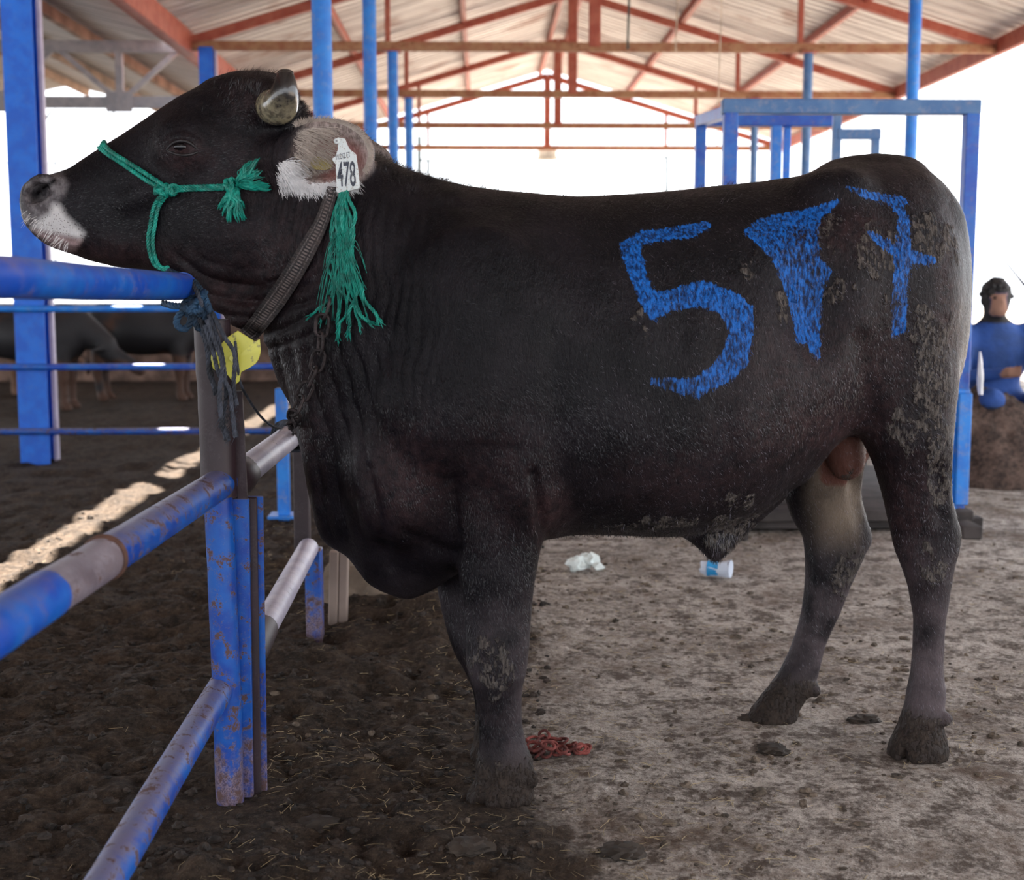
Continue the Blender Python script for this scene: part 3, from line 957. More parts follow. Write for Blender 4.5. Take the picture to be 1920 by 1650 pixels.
BV, BQ = surface_nets(FLD, (GX0, GY0, GZ0), VOX)
BV = relax(BV, BQ, 3, 0.5)
BV, BQ = subdivide(BV, BQ)
BV = relax(BV, BQ, 2, 0.5)
BN = vnormals(BV, BQ)

# photo-plane coordinates of the hide, used only to lay out folds and markings that stay on the animal
PP = project(BV)
px, py = PP[:, 0], PP[:, 1]
yc_v = YCf(px)
side = np.where(BV[:, 1] < yc_v, 1.0, 0.0)     # near side
def bumpf(x, a, b, c, d): return sstep(a, b, x) * (1 - sstep(c, d, x))
def seg_d(x0, y0, x1, y1):
    dx, dy = x1 - x0, y1 - y0
    t = np.clip(((px - x0) * dx + (py - y0) * dy) / (dx * dx + dy * dy), 0, 1)
    return np.hypot(px - x0 - t * dx, py - y0 - t * dy), t
def poly_d(pts):
    d = np.full(len(px), 1e9)
    for a, b in zip(pts[:-1], pts[1:]):
        d = np.minimum(d, seg_d(*a, *b)[0])
    return d

lowf = fbm(BV, 0.10, 3, 5)
disp = np.zeros(len(BV))
# upright folds of the neck skin
ph = (px + 0.10 * (py - 500) + 16 * lowf + 7 * vnoise(BV, .05, 9)) / 24.0
fold = (np.abs(np.sin(math.pi * ph)) - 0.6)
mk = bumpf(px, 540, 620, 780, 880) * bumpf(py, 340, 420, 760, 900) * bumpf(np.abs(BN[:, 1]), .1, .4, 2, 3)
disp += 0.0075 * fold * mk * (0.6 + 0.4 * vnoise(BV, .12, 3))
# fine wrinkles below the ear
mk = bumpf(px, 500, 530, 620, 650) * bumpf(py, 345, 370, 480, 560)
disp += 0.0022 * (np.abs(np.sin(math.pi * (px + 0.25 * py + 5 * lowf) / 12.5)) - .6) * mk
# curved folds of the throat, round the jaw angle
rr = np.hypot(px - 470, (py - 330) * 0.92)
mk = bumpf(px, 285, 340, 560, 640) * bumpf(py, 455, 500, 610, 700) * bumpf(rr, 150, 180, 300, 340)
disp += 0.0070 * (np.abs(np.sin(math.pi * (rr + 12 * lowf) / 27)) - .6) * mk
# dewlap folds down to the brisket
ph = (px - 0.22 * (py - 620) + 12 * lowf) / 30.0
mk = bumpf(px, 480, 520, 660, 760) * bumpf(py, 600, 680, 960, 1040)
disp += 0.0075 * (np.abs(np.sin(math.pi * ph)) - .6) * mk
d, t = seg_d(690, 880, 730, 1060); disp -= 0.008 * np.exp(-(d / 14) ** 2)
d, t = seg_d(760, 1000, 850, 1040); disp -= 0.010 * np.exp(-(d / 12) ** 2) * side
d, t = seg_d(848, 900, 856, 1030); disp -= 0.008 * np.exp(-(d / 10) ** 2) * side
d, t = seg_d(1000, 890, 1022, 1000); disp -= 0.012 * np.exp(-(d / 11) ** 2) * side
d, t = seg_d(1040, 640, 1045, 900); disp -= 0.007 * np.exp(-(d / 26) ** 2) * side
d, t = seg_d(1615, 640, 1635, 790); disp -= 0.010 * np.exp(-(d / 22) ** 2) * side
# faint ribs and skin tension on the barrel
disp += 0.0016 * np.sin((px + .15 * py + 30 * lowf) / 17.0) * bumpf(px, 1040, 1120, 1400, 1480) * bumpf(py, 520, 620, 820, 920)
# lid creases round the eye
re = np.hypot(px - 341, (py - 276) * 1.25)
disp -= 0.0016 * np.exp(-((re - 40) / 4) ** 2) * side * (py < 276)
# knees, hocks and pasterns carry caked dirt
mudz = np.zeros(len(px))
def mudpatch(x, y, rx, ry, a=1.0, sd=None):
    global mudz
    m = a * np.exp(-(((px - x) / rx) ** 2 + ((py - y) / ry) ** 2) ** 1.5)
    if sd is not None: m = m * (side if sd else 1 - side)
    mudz = np.maximum(mudz, m)
for p in ((1745, 700, 42, 130, 1.0), (1760, 850, 30, 120, .85), (1660, 470, 60, 60, .75), (1740, 450, 60, 55, .8), (1500, 470, 70, 60, .5), (1470, 560, 60, 70, .55), (1215, 600, 60, 40, .45),
          (1580, 560, 50, 50, .5), (925, 1245, 48, 65, 1.0), (1745, 1060, 38, 45, .8), (1590, 1080, 40, 70, .7), (1375, 1000, 60, 40, 1.0), (1240, 985, 110, 20, .6), (1710, 610, 60, 80, .55),
          (1420, 480, 80, 90, .4), (1560, 440, 60, 50, .55), (1700, 800, 50, 60, .7), (1780, 560, 25, 160, .55), (1590, 890, 30, 20, .6), (930, 1400, 60, 40, .35), (1510, 1300, 50, 35, .8),
          (1390, 950, 60, 40, .5)):
    mudpatch(*p)
hoof = bumpf(-BV[:, 2] - .03 * lowf, -.15, -.07, 1, 2)
mudz = np.maximum(mudz, 0.95 * hoof)
mudn = fbm(BV * np.array([1.2, 1.2, .8]), .035, 4, 31)
mudm = sstep(0.42, 0.62, mudz + 0.55 * mudn)
disp += 0.0030 * mudm * (0.5 + 0.7 * fbm(BV, .014, 3, 37))
disp += 0.0012 * fbm(BV, .03, 3, 41)
BV = BV + BN * disp[:, None]
BN = vnormals(BV, BQ)

# markings -----------------------------------------------------------------
def poly_sd(pts):
    """signed distance (negative inside) of the photo-plane coordinates to a closed outline"""
    d = np.full(len(px), 1e9); ins = np.zeros(len(px), bool)
    n = len(pts)
    for i in range(n):
        x0, y0 = pts[i]; x1, y1 = pts[(i + 1) % n]
        d = np.minimum(d, seg_d(x0, y0, x1, y1)[0])
        cr = ((y0 > py) != (y1 > py)) & (px < (x1 - x0) * (py - y0) / ((y1 - y0) if y1 != y0 else 1e-9) + x0)
        ins ^= cr
    return np.where(ins, -d, d)
def cp5(l): return [(1130 + x * .4115, 280 + y * .4115) for x, y in l]
five = cp5([(80, 430), (180, 372), (330, 358), (470, 332), (498, 348), (400, 400), (330, 402), (165, 432), (185, 530), (225, 650), (330, 640), (440, 600), (520, 618), (620, 665), (680, 720), (688, 800), (665, 900), (655, 985),
            (570, 1060), (490, 1085), (440, 1132), (330, 1100), (220, 1065), (215, 1045), (340, 1050), (420, 1045), (500, 985), (560, 910), (585, 830), (540, 745), (440, 712), (330, 730), (250, 762), (215, 772), (160, 660), (110, 540)])
seven = cp5([(645, 375), (720, 318), (860, 288), (960, 268), (1068, 232), (1072, 246), (985, 318), (975, 380), (985, 500), (1045, 555), (1000, 620), (992, 740), (985, 950), (950, 920), (935, 880), (885, 880),
             (868, 760), (820, 600), (770, 490), (690, 420)])
t7 = cp5([(1118, 172), (1200, 192), (1290, 212), (1385, 222), (1372, 258), (1398, 330), (1400, 460), (1500, 495), (1520, 518), (1400, 520), (1385, 640), (1378, 830), (1322, 848), (1322, 700), (1335, 540), (1325, 480), (1240, 425), (1205, 375),
          (1260, 395), (1335, 440), (1350, 300), (1300, 240), (1180, 215)])
pd = np.minimum(np.minimum(poly_sd(five), poly_sd(seven)), poly_sd(t7))
paint = np.clip(-pd / 9.0 + 0.72, 0, 1) * side
# pale skin of the muzzle and chin
pale = poly_sd([(60, 428), (68, 415), (92, 400), (100, 382), (112, 385), (124, 405), (158, 437), (150, 448), (100, 440), (78, 436)])
pale = np.clip(0.5 - pale / 14.0, 0, 1)
chin = np.clip(0.5 - poly_sd([(62, 430), (100, 438), (152, 450), (140, 470), (116, 473), (80, 450)]) / 12.0, 0, 1)
nose = np.clip(0.5 - poly_sd([(40, 340), (75, 330), (115, 326), (128, 345), (120, 368), (96, 398), (70, 415), (60, 432), (40, 420)]) / 12.0, 0, 1)
# ear lining
eard = np.hypot((px - 606) / 96, (py - 290) / 66)
earm = np.clip((1.12 - eard) * 6, 0, 1) * (BV[:, 1] < yc_v - .10) * sstep(528, 572, px + (py - 290) * .35 + 14 * mudn)
earm = np.maximum(earm, .6 * bumpf(px, 690, 700, 745, 760) * bumpf(py, 245, 255, 296, 306) * (BV[:, 1] > yc_v + .09))
earp = np.clip((1.0 - np.hypot((px - 632) / 62, (py - 300) / 50)) * 2.5, 0, 1) * earm
# lighter greyish brown lower legs, inside of the far thigh, brown tinges that on the face also paint in highlights
leg = sstep(.58, .25, BV[:, 2]) * 0.75 * np.where(px < 1050, np.where(BV[:, 1] > 2.9, .25, .5), 1.0)
inner = bumpf(px, 1490, 1560, 1600, 1628) * bumpf(py, 820, 870, 960, 1060) * (BV[:, 1] > 3.1) * (.75 + .5 * lowf)  # pale hide, its patch shaped as a painted highlight
brown = np.zeros(len(px))
for (x, y, rx, ry, a) in ((540, 480, 120, 110, .6), (430, 560, 110, 60, .8), (760, 900, 90, 100, .8), (1560, 800, 150, 60, .9), (930, 900, 100, 120, .5), (1640, 700, 90, 160, .6), (1030, 960, 40, 60, 1), (1500, 700, 130, 110, .6),
                          (1600, 440, 100, 60, .7), (1780, 600, 30, 250, .9), (200, 480, 160, 30, .7), (560, 800, 60, 200, .5), (1580, 820, 60, 40, 1.0), (1740, 330, 80, 60, .4), (345, 288, 48, 34, 1.0), (480, 330, 60, 60, .6), (470, 185, 50, 40, .8), (420, 300, 60, 60, .4), (1450, 820, 120, 80, .6), (1300, 900, 160, 60, .5), (1700, 950, 60, 160, .7)):
    brown = np.maximum(brown, a * np.exp(-(((px - x) / rx) ** 2 + ((py - y) / ry) ** 2)))
scr = bumpf(px, 1530, 1545, 1625, 1640) * bumpf(py, 805, 830, 905, 915) * (np.abs(BV[:, 1] - yc_v) < .058)
hoofm = bumpf(-BV[:, 2] - .03 * lowf, -.14, -.07, 1, 2)
nostril = np.clip(1.3 - np.hypot((px - 72) / 15, (py - 362 + .5 * (px - 72)) / 11), 0, 1) ** .7 * side  # blackens the carved nostril, painting the shade of the hollow
nostril = np.maximum(nostril, np.clip(1.2 - seg_d(80, 354, 102, 338)[0] / 6, 0, 1) * side)

ATTR = dict(nostril=nostril, paint=paint, mud=mudm, mudraw=mudz, pale=pale, chin=chin, nose=nose, ear=earm, earpink=earp, leg=leg, inner=inner, brown=brown, scrotum=scr, hoof=hoofm)
bull_me = mesh_np('bull', BV, BQ)
for kx, vx in ATTR.items():
    a = bull_me.attributes.new(kx, 'FLOAT', 'POINT')
    a.data.foreach_set('value', np.asarray(vx, np.float32))

def bull_material(name, hair=False):
    n = NT(name)
    v = n.geo()
    va = n.geo(scale=(1.0, 1.0, .35), rot=(0, math.radians(28), 0))
    n1 = n.noise(v, 9, 4); n2 = n.noise(va, 160, 4, .6); n3 = n.noise(v, 45, 4, .65)
    c = n.mix(n.ramp(n1, .35, .7), (.0042, .0035, .0050), (.0105, .0083, .0108))
    c = n.mix(n.m2('MULTIPLY', n.attr('brown'), n.ramp(n3, .2, .8)), c, (.050, .026, .027))
    c = n.mix(n.m2('MULTIPLY', n.attr('leg'), n.ramp(n1, .25, .75)), c, (.135, .105, .112))
    c = n.mix(n.m2('MULTIPLY', n.attr('inner'), n.ramp(n1, .15, .55)), c, (.22, .17, .13))
    c = n.mix(n.attr('scrotum'), c, (.13, .055, .042))
    c = n.mix(n.m2('MULTIPLY', n.attr('nose'), .95), c, n.mix(n.ramp(n3, .38, .62), (.07, .06, .065), (.17, .155, .16)))
    spots = n.ramp(n.vor(v, 190), .16, .26)
    c = n.mix(n.attr('pale'), c, n.mix(spots, (.12, .10, .10), (.56, .54, .54)))
    c = n.mix(n.attr('chin'), c, n.mix(n.ramp(n3, .3, .7), (.20, .13, .13), (.36, .26, .26)))
    c = n.mix(n.attr('ear'), c, n.mix(n.ramp(n2, .3, .7), (.12, .09, .08), (.36, .29, .27)))
    c = n.mix(n.m2('MULTIPLY', n.attr('earpink'), .8), c, (.30, .12, .11))
    c = n.mix(n.m2('MULTIPLY', n.attr('hoof'), .9), c, (.030, .022, .018))
    # dried mud: broken flakes
    fl = n.vor(va, 120); flm = n.ramp(fl, .55, .3)
    mm = n.m2('MULTIPLY', n.attr('mud'), n.m2('ADD', n.m2('MULTIPLY', flm, .55), n.ramp(n3, .40, .62)))
    mm = n.ramp(mm, .25, .75)
    mudc = n.mix(n.ramp(n2, .3, .7), (.022, .018, .017), (.120, .102, .090))
    mudc = n.mix(n.attr('hoof'), mudc, n.mix(n.ramp(n3, .3, .7), (.012, .009, .008), (.050, .037, .030)))
    c = n.mix(n.m2('MULTIPLY', mm, .9), c, mudc)
    c = n.mix(n.attr('nostril'), c, (.004, .003, .004))
    # blue marker spray
    pm = n.ramp(n.m2('ADD', n.attr('paint'), n.m2('MULTIPLY', n.m2('SUBTRACT', n.m2('ADD', n.m2('MULTIPLY', n2, .6), n.m2('MULTIPLY', n3, .4)), .5), 2.6)), .40, .72)
    pm = n.m2('MULTIPLY', pm, n.ramp(n.attr('paint'), .02, .25))
    pm = n.m2('MULTIPLY', pm, n.ramp(n.m2('ADD', n.m2('MULTIPLY', n1, .7), n.m2('MULTIPLY', n2, .5)), .38, .66))
    c = n.mix(n.m2('MULTIPLY', pm, .95), c, n.mix(n.ramp(n2, .35, .65), (.002, .022, .10), (.010, .13, .50)))
    n5 = n.noise(va, 420, 2, .6)
    h = n.m2('ADD', n.m2('MULTIPLY', n2, .8), n.m2('ADD', n.m2('MULTIPLY', n3, .5), n.m2('MULTIPLY', n5, .45)))
    h = n.m2('ADD', h, n.m2('MULTIPLY', mm, n.m2('SUBTRACT', 1.6, n.m2('MULTIPLY', fl, 1.5))))
    r = n.m2('SUBTRACT', .46, n.m2('MULTIPLY', n.attr('nose'), .2))
    r = n.m2('ADD', r, n.m2('MULTIPLY', mm, .3))
    r = n.m2('SUBTRACT', r, n.m2('MULTIPLY', pm, .12))
    if hair:
        c = n.mix(n.attr('glint_fleck'), c, n.mix(.5, c, (.34, .32, .38)))
        return n.set(col=c, rough=.28, spec=.32)
    return n.set(col=c, rough=r, spec=.13, normal=n.bump(h, .85, .004))

M['bull'] = bull_material('bull_hide')
M['hair'] = bull_material('bull_coat_hair', True)
bull = link_mesh('bull', bull_me, M['bull'])
tag(bull, 'large dark brown bull standing side on with a blue painted number and green rope halter', 'bull')
BVH = BVHTree.FromPolygons([Vector(v) for v in BV[:, :]], [tuple(int(i) for i in q) for q in BQ])

def on_bull(px_, py_, off=0.006):
    d = ray(px_, py_).normalized()
    loc, nor, i, dist = BVH.ray_cast(CAMP, d)
    if loc is None:
        return PX(px_, py_, 0)
    return loc + nor * off
# ------------------------------------------------------------------ parts of the bull: eye, horns, coat hair
n = NT('horn_keratin')
hz = n.attr('grow')
v = n.geo(); s1 = n.noise(v, 60, 4, .6); s2 = n.noise(n.geo(scale=(1, 1, .25)), 260, 3)
c = n.mix(n.ramp(n.m2('ADD', hz, n.m2('MULTIPLY', n.m2('SUBTRACT', s1, .5), .6)), .42, .68), n.mix(n.ramp(s1, .35, .65), (.10, .085, .060), (.36, .31, .20)), (.010, .009, .010))
c = n.mix(n.m2('MULTIPLY', n.ramp(hz, .16, .02), .7), c, (.35, .21, .08))
M['horn'] = n.set(col=c, rough=.22, spec=.6, normal=n.bump(n.m2('ADD', s2, n.m2('MULTIPLY', s1, .5)), .35, .002), coat=.3)
n = NT('eyeball'); M['eye'] = n.set(col=(.004, .003, .004), rough=.08, spec=.35)
n = NT('eye_skin'); M['lid'] = n.set(col=(.012, .009, .010), rough=.5, normal=n.bump(n.noise(n.geo(), 220, 3), .5, .002))

def loft_tube(pts, radii, seg=28, squash=None):
    """rings round a path with an attribute running 0..1 along it"""
    m = MB(); m.tube(pts, radii, seg)
    return m
def horn(pts, rad):
    P_ = smooth_path(pts, 22); xs_ = np.linspace(0, 1, 22)
    rr_ = pchip(np.linspace(0, 1, len(rad)), rad)(xs_)
    m = MB(); m.tube(P_, list(rr_), 28)
    o = m.build('horn', M['horn'], bull, angle=80)
    a = o.data.attributes.new('grow', 'FLOAT', 'POINT')
    a.data.foreach_set('value', np.concatenate([np.repeat(xs_, 28)]).astype(np.float32)[:len(o.data.vertices)])
    return o
def H(px_, py_, off): return PX(px_, py_, off)
horn([H(503, 196, -.10), H(516, 201, -.145), H(526, 196, -.185), H(533, 176, -.205), H(535, 155, -.208), H(535, 138, -.204)],
     [.030, .037, .038, .033, .027, .022, .0165])
o_ = bull.children[0]
# blunt rounded tip
tipc = H(535, 137, -.204)
b = MB(); b.ico(tipc, .0172, 3, (1, .9, .5)); o = b.build('horn_tip', M['horn'], bull)
a = o.data.attributes.new('grow', 'FLOAT', 'POINT'); a.data.foreach_set('value', np.ones(len(o.data.vertices), np.float32))
horn([H(490, 178, .10), H(500, 178, .16), H(510, 172, .21), H(515, 160, .24), H(517, 150, .25)], [.038, .036, .03, .024, .017])

for s, nm in ((-1, 'eye'), (1, 'eye')):
    c = H(340, 276, .108 * s)
    b = MB(); b.ico(c, .021, 4, (1.1, 1.0, .92)); b.build(nm, M['eye'], bull)
    # lids: soft rims round the opening
    for name, pts, r in (('upper_lid', [(312, 281), (322, 270), (338, 264), (354, 267), (367, 277), (374, 284)], .0040), ('lower_lid', [(312, 281), (324, 287), (340, 291), (356, 290), (368, 286), (374, 284)], .0034)):
        ys = [.1255, .1285, .1305, .1300, .1265, .122]
        P_ = smooth_path([H(p[0], p[1], y * s) for p, y in zip(pts, ys)], 18)
        rad = [r * (.5 + .5 * math.sin(math.pi * i / 17)) for i in range(18)]
        b = MB(); b.tube(P_, rad, 10); b.build(name, M['lid'], bull)

# hair coat: short glossy hairs lying along the hide
rng = np.random.default_rng(4)
def triangles_area(V, Q):
    return np.linalg.norm(np.cross(V[Q[:, 2]] - V[Q[:, 0]], V[Q[:, 3]] - V[Q[:, 1]]), axis=1) / 2
QA = triangles_area(BV, BQ)
QC = BV[BQ].mean(1); QN = BN[BQ].mean(1); QN /= np.linalg.norm(QN, axis=1)[:, None]
QP = project(QC)
def grow_hair(name, weight, count, length, width, flow, lift, parent=bull, mat='hair', curl=.25, clump=0.0):
    w = QA * weight; w /= w.sum()
    k = rng.choice(len(QC), count, p=w)
    a, b_ = rng.random(count), rng.random(count)
    q = BQ[k]
    root = (BV[q[:, 0]] * ((1 - a) * (1 - b_))[:, None] + BV[q[:, 1]] * (a * (1 - b_))[:, None] + BV[q[:, 2]] * (a * b_)[:, None] + BV[q[:, 3]] * ((1 - a) * b_)[:, None])
    N = QN[k]
    fl = flow(root, QP[k])
    fl = fl + rng.normal(0, curl, fl.shape) + clump * np.stack([vnoise(root, .03, 81), vnoise(root, .03, 82), vnoise(root, .03, 83)], 1)
    t = fl - N * (fl * N).sum(1)[:, None]
    t /= np.linalg.norm(t, axis=1)[:, None] + 1e-9
    L = length(root, QP[k]) * rng.uniform(.6, 1.25, count)
    sd = np.cross(N, t); W = width * rng.uniform(.7, 1.3, count)
    lf = lift * rng.uniform(.5, 1.5, count)
    mid = root + t * (L * .5)[:, None] + N * (L * .5 * lf)[:, None]
    tip = root + t * L[:, None] + N * (L * lf * .75)[:, None]
    base = root - N * .0012
    V = np.stack([base - sd * (W / 2)[:, None], base + sd * (W / 2)[:, None], mid + sd * (W * .4)[:, None], mid - sd * (W * .4)[:, None], tip], 1).reshape(-1, 3)
    i0 = np.arange(count) * 5
    me = bpy.data.meshes.new(name)
    me.vertices.add(len(V)); me.vertices.foreach_set('co', V.astype(np.float32).ravel())
    quad = np.stack([i0, i0 + 1, i0 + 2, i0 + 3], 1); tri = np.stack([i0 + 3, i0 + 2, i0 + 4], 1)
    loops = np.concatenate([quad, tri], 1).ravel()
    me.loops.add(len(loops)); me.loops.foreach_set('vertex_index', loops.astype(np.int32))
    ls = np.stack([np.arange(count) * 7, np.arange(count) * 7 + 4], 1).ravel()
    me.polygons.add(2 * count); me.polygons.foreach_set('loop_start', ls.astype(np.int32))
    me.polygons.foreach_set('use_smooth', np.ones(2 * count, bool))
    me.update(calc_edges=True)
    vk = q[:, 0]
    for kx, vx in ATTR.items():
        at_ = me.attributes.new(kx, 'FLOAT', 'POINT')
        at_.data.foreach_set('value', np.repeat(np.asarray(vx, np.float32)[vk], 5))
    fz = (rng.random(count) < .16) * np.clip(.18 + .8 * sstep(900, 1400, QP[k][:, 0]), 0, 1) * rng.uniform(.3, 1, count)  # scattered paler hairs, denser on the flank: glints put into the hair colour
    me.attributes.new('glint_fleck', 'FLOAT', 'POINT').data.foreach_set('value', np.repeat(fz, 5).astype(np.float32))
    o = link_mesh(name, me, M[mat], parent)
    o['kind'] = 'stuff'
    return o
def body_flow(R, P):
    f = np.tile(np.array([.55, 0.0, -1.0]), (len(R), 1))
    head = sstep(560, 430, P[:, 0])[:, None]
    f = f * (1 - head) + np.array([1.0, 0, .15]) * head
    f[:, 0] += .5 * vnoise(R, .25, 91); f[:, 2] += .4 * vnoise(R, .22, 92)
    return f
near = (QN[:, 1] < .35).astype(float)
PQ = ATTR['pale'][BQ[:, 0]] + ATTR['nose'][BQ[:, 0]] + ATTR['chin'][BQ[:, 0]]
W0 = near * np.clip(1 - PQ * 1.2, 0.0, 1) * (1 - ATTR['hoof'][BQ[:, 0]]) * np.where(ATTR['ear'][BQ[:, 0]] > .1, 0, 1)
grow_hair('short_coat', W0, 120000, lambda R, P: .0105 + 0 * P[:, 0], .0007, body_flow, .22, clump=.5)
# longer upright fringe along the nape and withers, poll tuft behind the horn
nape = np.exp(-((QP[:, 0] - 790) / 90) ** 2) * (QN[:, 2] > .72) + .45 * (QN[:, 2] > .75) * (QP[:, 0] > 900) * (QP[:, 0] < 1400) * .3
poll = 1.6 * np.exp(-(((QP[:, 0] - 560) / 22) ** 2 + ((QP[:, 1] - 200) / 55) ** 2)) + 1.2 * np.exp(-(((QP[:, 0] - 478) / 40) ** 2 + ((QP[:, 1] - 175) / 40) ** 2))
grow_hair('nape_fringe', (nape + poll) * (QP[:, 1] < 420), 14000, lambda R, P: .016 + 0 * P[:, 0], .0006,
          lambda R, P: np.tile(np.array([.8, 0, .5]), (len(R), 1)), .75, clump=.7)
# tuft of the sheath, belly fuzz and feathering of the dewclaws
tuft = np.exp(-(((QP[:, 0] - 1350) / 40) ** 2 + ((QP[:, 1] - 1020) / 35) ** 2)) * 2 + .5 * np.exp(-(((QP[:, 0] - 1200) / 180) ** 2 + ((QP[:, 1] - 995) / 16) ** 2))
grow_hair('belly_tuft', tuft, 3500, lambda R, P: .018 + 0 * P[:, 0], .0010, lambda R, P: np.tile(np.array([.1, 0, -1.]), (len(R), 1)), .4)
# whiskers of the ear: long pale hairs across the cup and along the lower edge
def pale_hair(name, col, rough=.5):
    n = NT(name); return n.set(col=n.mix(n.noise(n.geo(), 90, 2), tuple(x * .75 for x in col), tuple(min(1, x * 1.25) for x in col)), rough=rough, spec=.4)
M['ear_hair_tan'] = pale_hair('ear_hair_tan', (.50, .42, .36)); M['ear_hair_white'] = pale_hair('ear_hair_white', (.78, .76, .76))
M['ear_hair_dark'] = pale_hair('ear_hair_dark', (.05, .04, .04))
def on_near(p0, p1, py_): return None
def ear_hair(name, mat, roots, count, dirf, L, w, seed):
    r_ = np.random.default_rng(seed)
    V = []; Fc = []
    for i in range(count):
        a = roots(r_)
        p = on_bull(a[0], a[1], -.001)
        dx, dy = dirf(a, r_)
        l = L * r_.uniform(.6, 1.2)
        q = at(a[0] + dx * 100, a[1] + dy * 100, p.y) - p
        q.normalize()
        q2 = q + Vector((0, -r_.uniform(.15, .7), r_.uniform(-.15, .1)))
        q2.normalize()
        q3 = q2 + Vector((0, -.1, -.45 * r_.uniform(0, 1))); q3.normalize()
        pts = [p, p + q2 * l * .5, p + q2 * l * .5 + q3 * l * .3, p + q2 * l * .5 + q3 * l * .5]
        sdv = Vector((0, 1, 0)).cross(q); sdv.normalize()
        n0 = len(V)
        for k, pt in enumerate(pts[:3]):
            ww = w * (1, .8, .5)[k]
            V += [pt - sdv * ww / 2, pt + sdv * ww / 2]
        V.append(pts[3])
        Fc += [(n0, n0 + 1, n0 + 3, n0 + 2), (n0 + 2, n0 + 3, n0 + 5, n0 + 4), (n0 + 4, n0 + 5, n0 + 6)]
    me = bpy.data.meshes.new(name); me.from_pydata([tuple(v) for v in V], [], Fc); me.update()
    o = link_mesh(name, me, M[mat], bull); o['kind'] = 'stuff'; return o
ear_hair('ear_hair', 'ear_hair_tan', lambda r: (r.uniform(548, 615), r.uniform(238, 318)), 750, lambda a, r: (1, .35 + .5 * (a[1] - 260) / 60 + r.normal(0, .12)), .046, .0007, 1)
ear_hair('ear_fringe', 'ear_hair_white', lambda r: (lambda x: (x, 348 - abs(x - 590) * .05 + r.normal(0, 6)))(r.uniform(520, 668)), 1500, lambda a, r: (.55 + r.normal(0, .25), .55 + r.normal(0, .2)), .026, .0010, 2)
ear_hair('ear_fringe', 'ear_hair_white', lambda r: (r.uniform(515, 560), r.uniform(300, 345)), 700, lambda a, r: (.8 + r.normal(0, .2), .5 + r.normal(0, .25)), .038, .0010, 3)
ear_hair('ear_fringe', 'ear_hair_tan', lambda r: (lambda t: (604 + 84 * math.cos(t), 290 - 62 * math.sin(t)))(r.uniform(-.5, 2.2)), 1100, lambda a, r: ((a[0] - 604) / 80 + .4 + r.normal(0, .3), (a[1] - 290) / 62 + r.normal(0, .3)), .016, .0009, 5)
# chin and muzzle whiskers
V = MB(); rr_ = random.Random(8)
for i in range(70):
    a = (rr_.uniform(50, 130), 0); t = (a[0] - 50) / 80
    y_ = 405 + t * 62 + rr_.uniform(-14, 2)
    p = on_bull(a[0], y_, -.001); l = rr_.uniform(.012, .030)
    d_ = Vector((-.6 + t * .3 + rr_.uniform(-.3, .3), -.5, -.8 + rr_.uniform(-.2, .5))).normalized()
    V.tube([p, p + d_ * l * .5, p + d_ * l + Vector((0, 0, -.003))], [.0004, .00035, .0001], 4)
o = V.build('whiskers', M['ear_hair_white'], bull); o['kind'] = 'stuff'

# ------------------------------------------------------------------ ropes
def twist(m, path, r, strands=3, turns_per_m=55, n=None, seg=6, phase=0.0, fray=0.0, rnd=None):
    L = sum((path[i + 1] - path[i]).length for i in range(len(path) - 1))
    n = n or max(12, int(L / .0035))
    P_ = smooth_path(path, n) if len(path) > 2 else [path[0].lerp(path[1], i / (n - 1)) for i in range(n)]
    t0 = (P_[1] - P_[0]).normalized(); nx = t0.orthogonal().normalized()
    fr = []
    for i, p in enumerate(P_):
        t = (P_[min(i + 1, n - 1)] - P_[max(i - 1, 0)]).normalized()
        nx = (nx - t * nx.dot(t)).normalized()
        fr.append((nx.copy(), t.cross(nx)))
    for s in range(strands):
        pts = []
        for i, p in enumerate(P_):
            a = phase + 2 * math.pi * (s / strands + turns_per_m * L * i / (n - 1))
            w = r * .52 * (1 + fray * (i / n) ** 2)
            pts.append(p + (fr[i][0] * math.cos(a) + fr[i][1] * math.sin(a)) * w)
        m.tube(pts, r * .56, seg)
    return m

def tie_on(pts, off=.006):
    return [on_bull(x, y, off) for x, y in pts]

halter = empty('rope_halter', on_bull(315, 357))
tag(halter, 'green twisted rope halter knotted round the bull muzzle and cheek', 'halter')
# nose band: two parallel ropes from the bridge to the knot
nb = [(189, 281), (206, 293), (228, 306), (252, 322), (278, 340), (306, 354)]
m = MB(); twist(m, tie_on(nb, .007), .0052); m.build('nose_band', M['green_rope'], halter)
nb2 = [(197, 276), (215, 290), (238, 303), (262, 317), (286, 333), (312, 349)]
m = MB(); twist(m, tie_on(nb2, .009), .0052, phase=1.); m.build('nose_band', M['green_rope'], halter)
# over the bridge to the far side
m = MB()
c0 = on_bull(193, 281, .007); c1 = PX(196, 273, 0) + Vector((0, 0, .007)); c2 = PX(200, 285, .07); c3 = PX(240, 320, .085)
twist(m, [c0, PX(192, 275, -.045) + Vector((0, 0, .004)), c1, PX(198, 276, .045), c2, c3], .0052); m.build('nose_band', M['green_rope'], halter)
# cheek rope
m = MB(); twist(m, tie_on([(318, 352), (350, 351), (385, 351), (420, 350), (440, 349)], .007), .0050); m.build('cheek_rope', M['green_rope'], halter)
m = MB(); twist(m, tie_on([(322, 358), (350, 356), (385, 356), (420, 355), (440, 353)], .007), .0046, phase=2.); m.build('cheek_rope', M['green_rope'], halter)
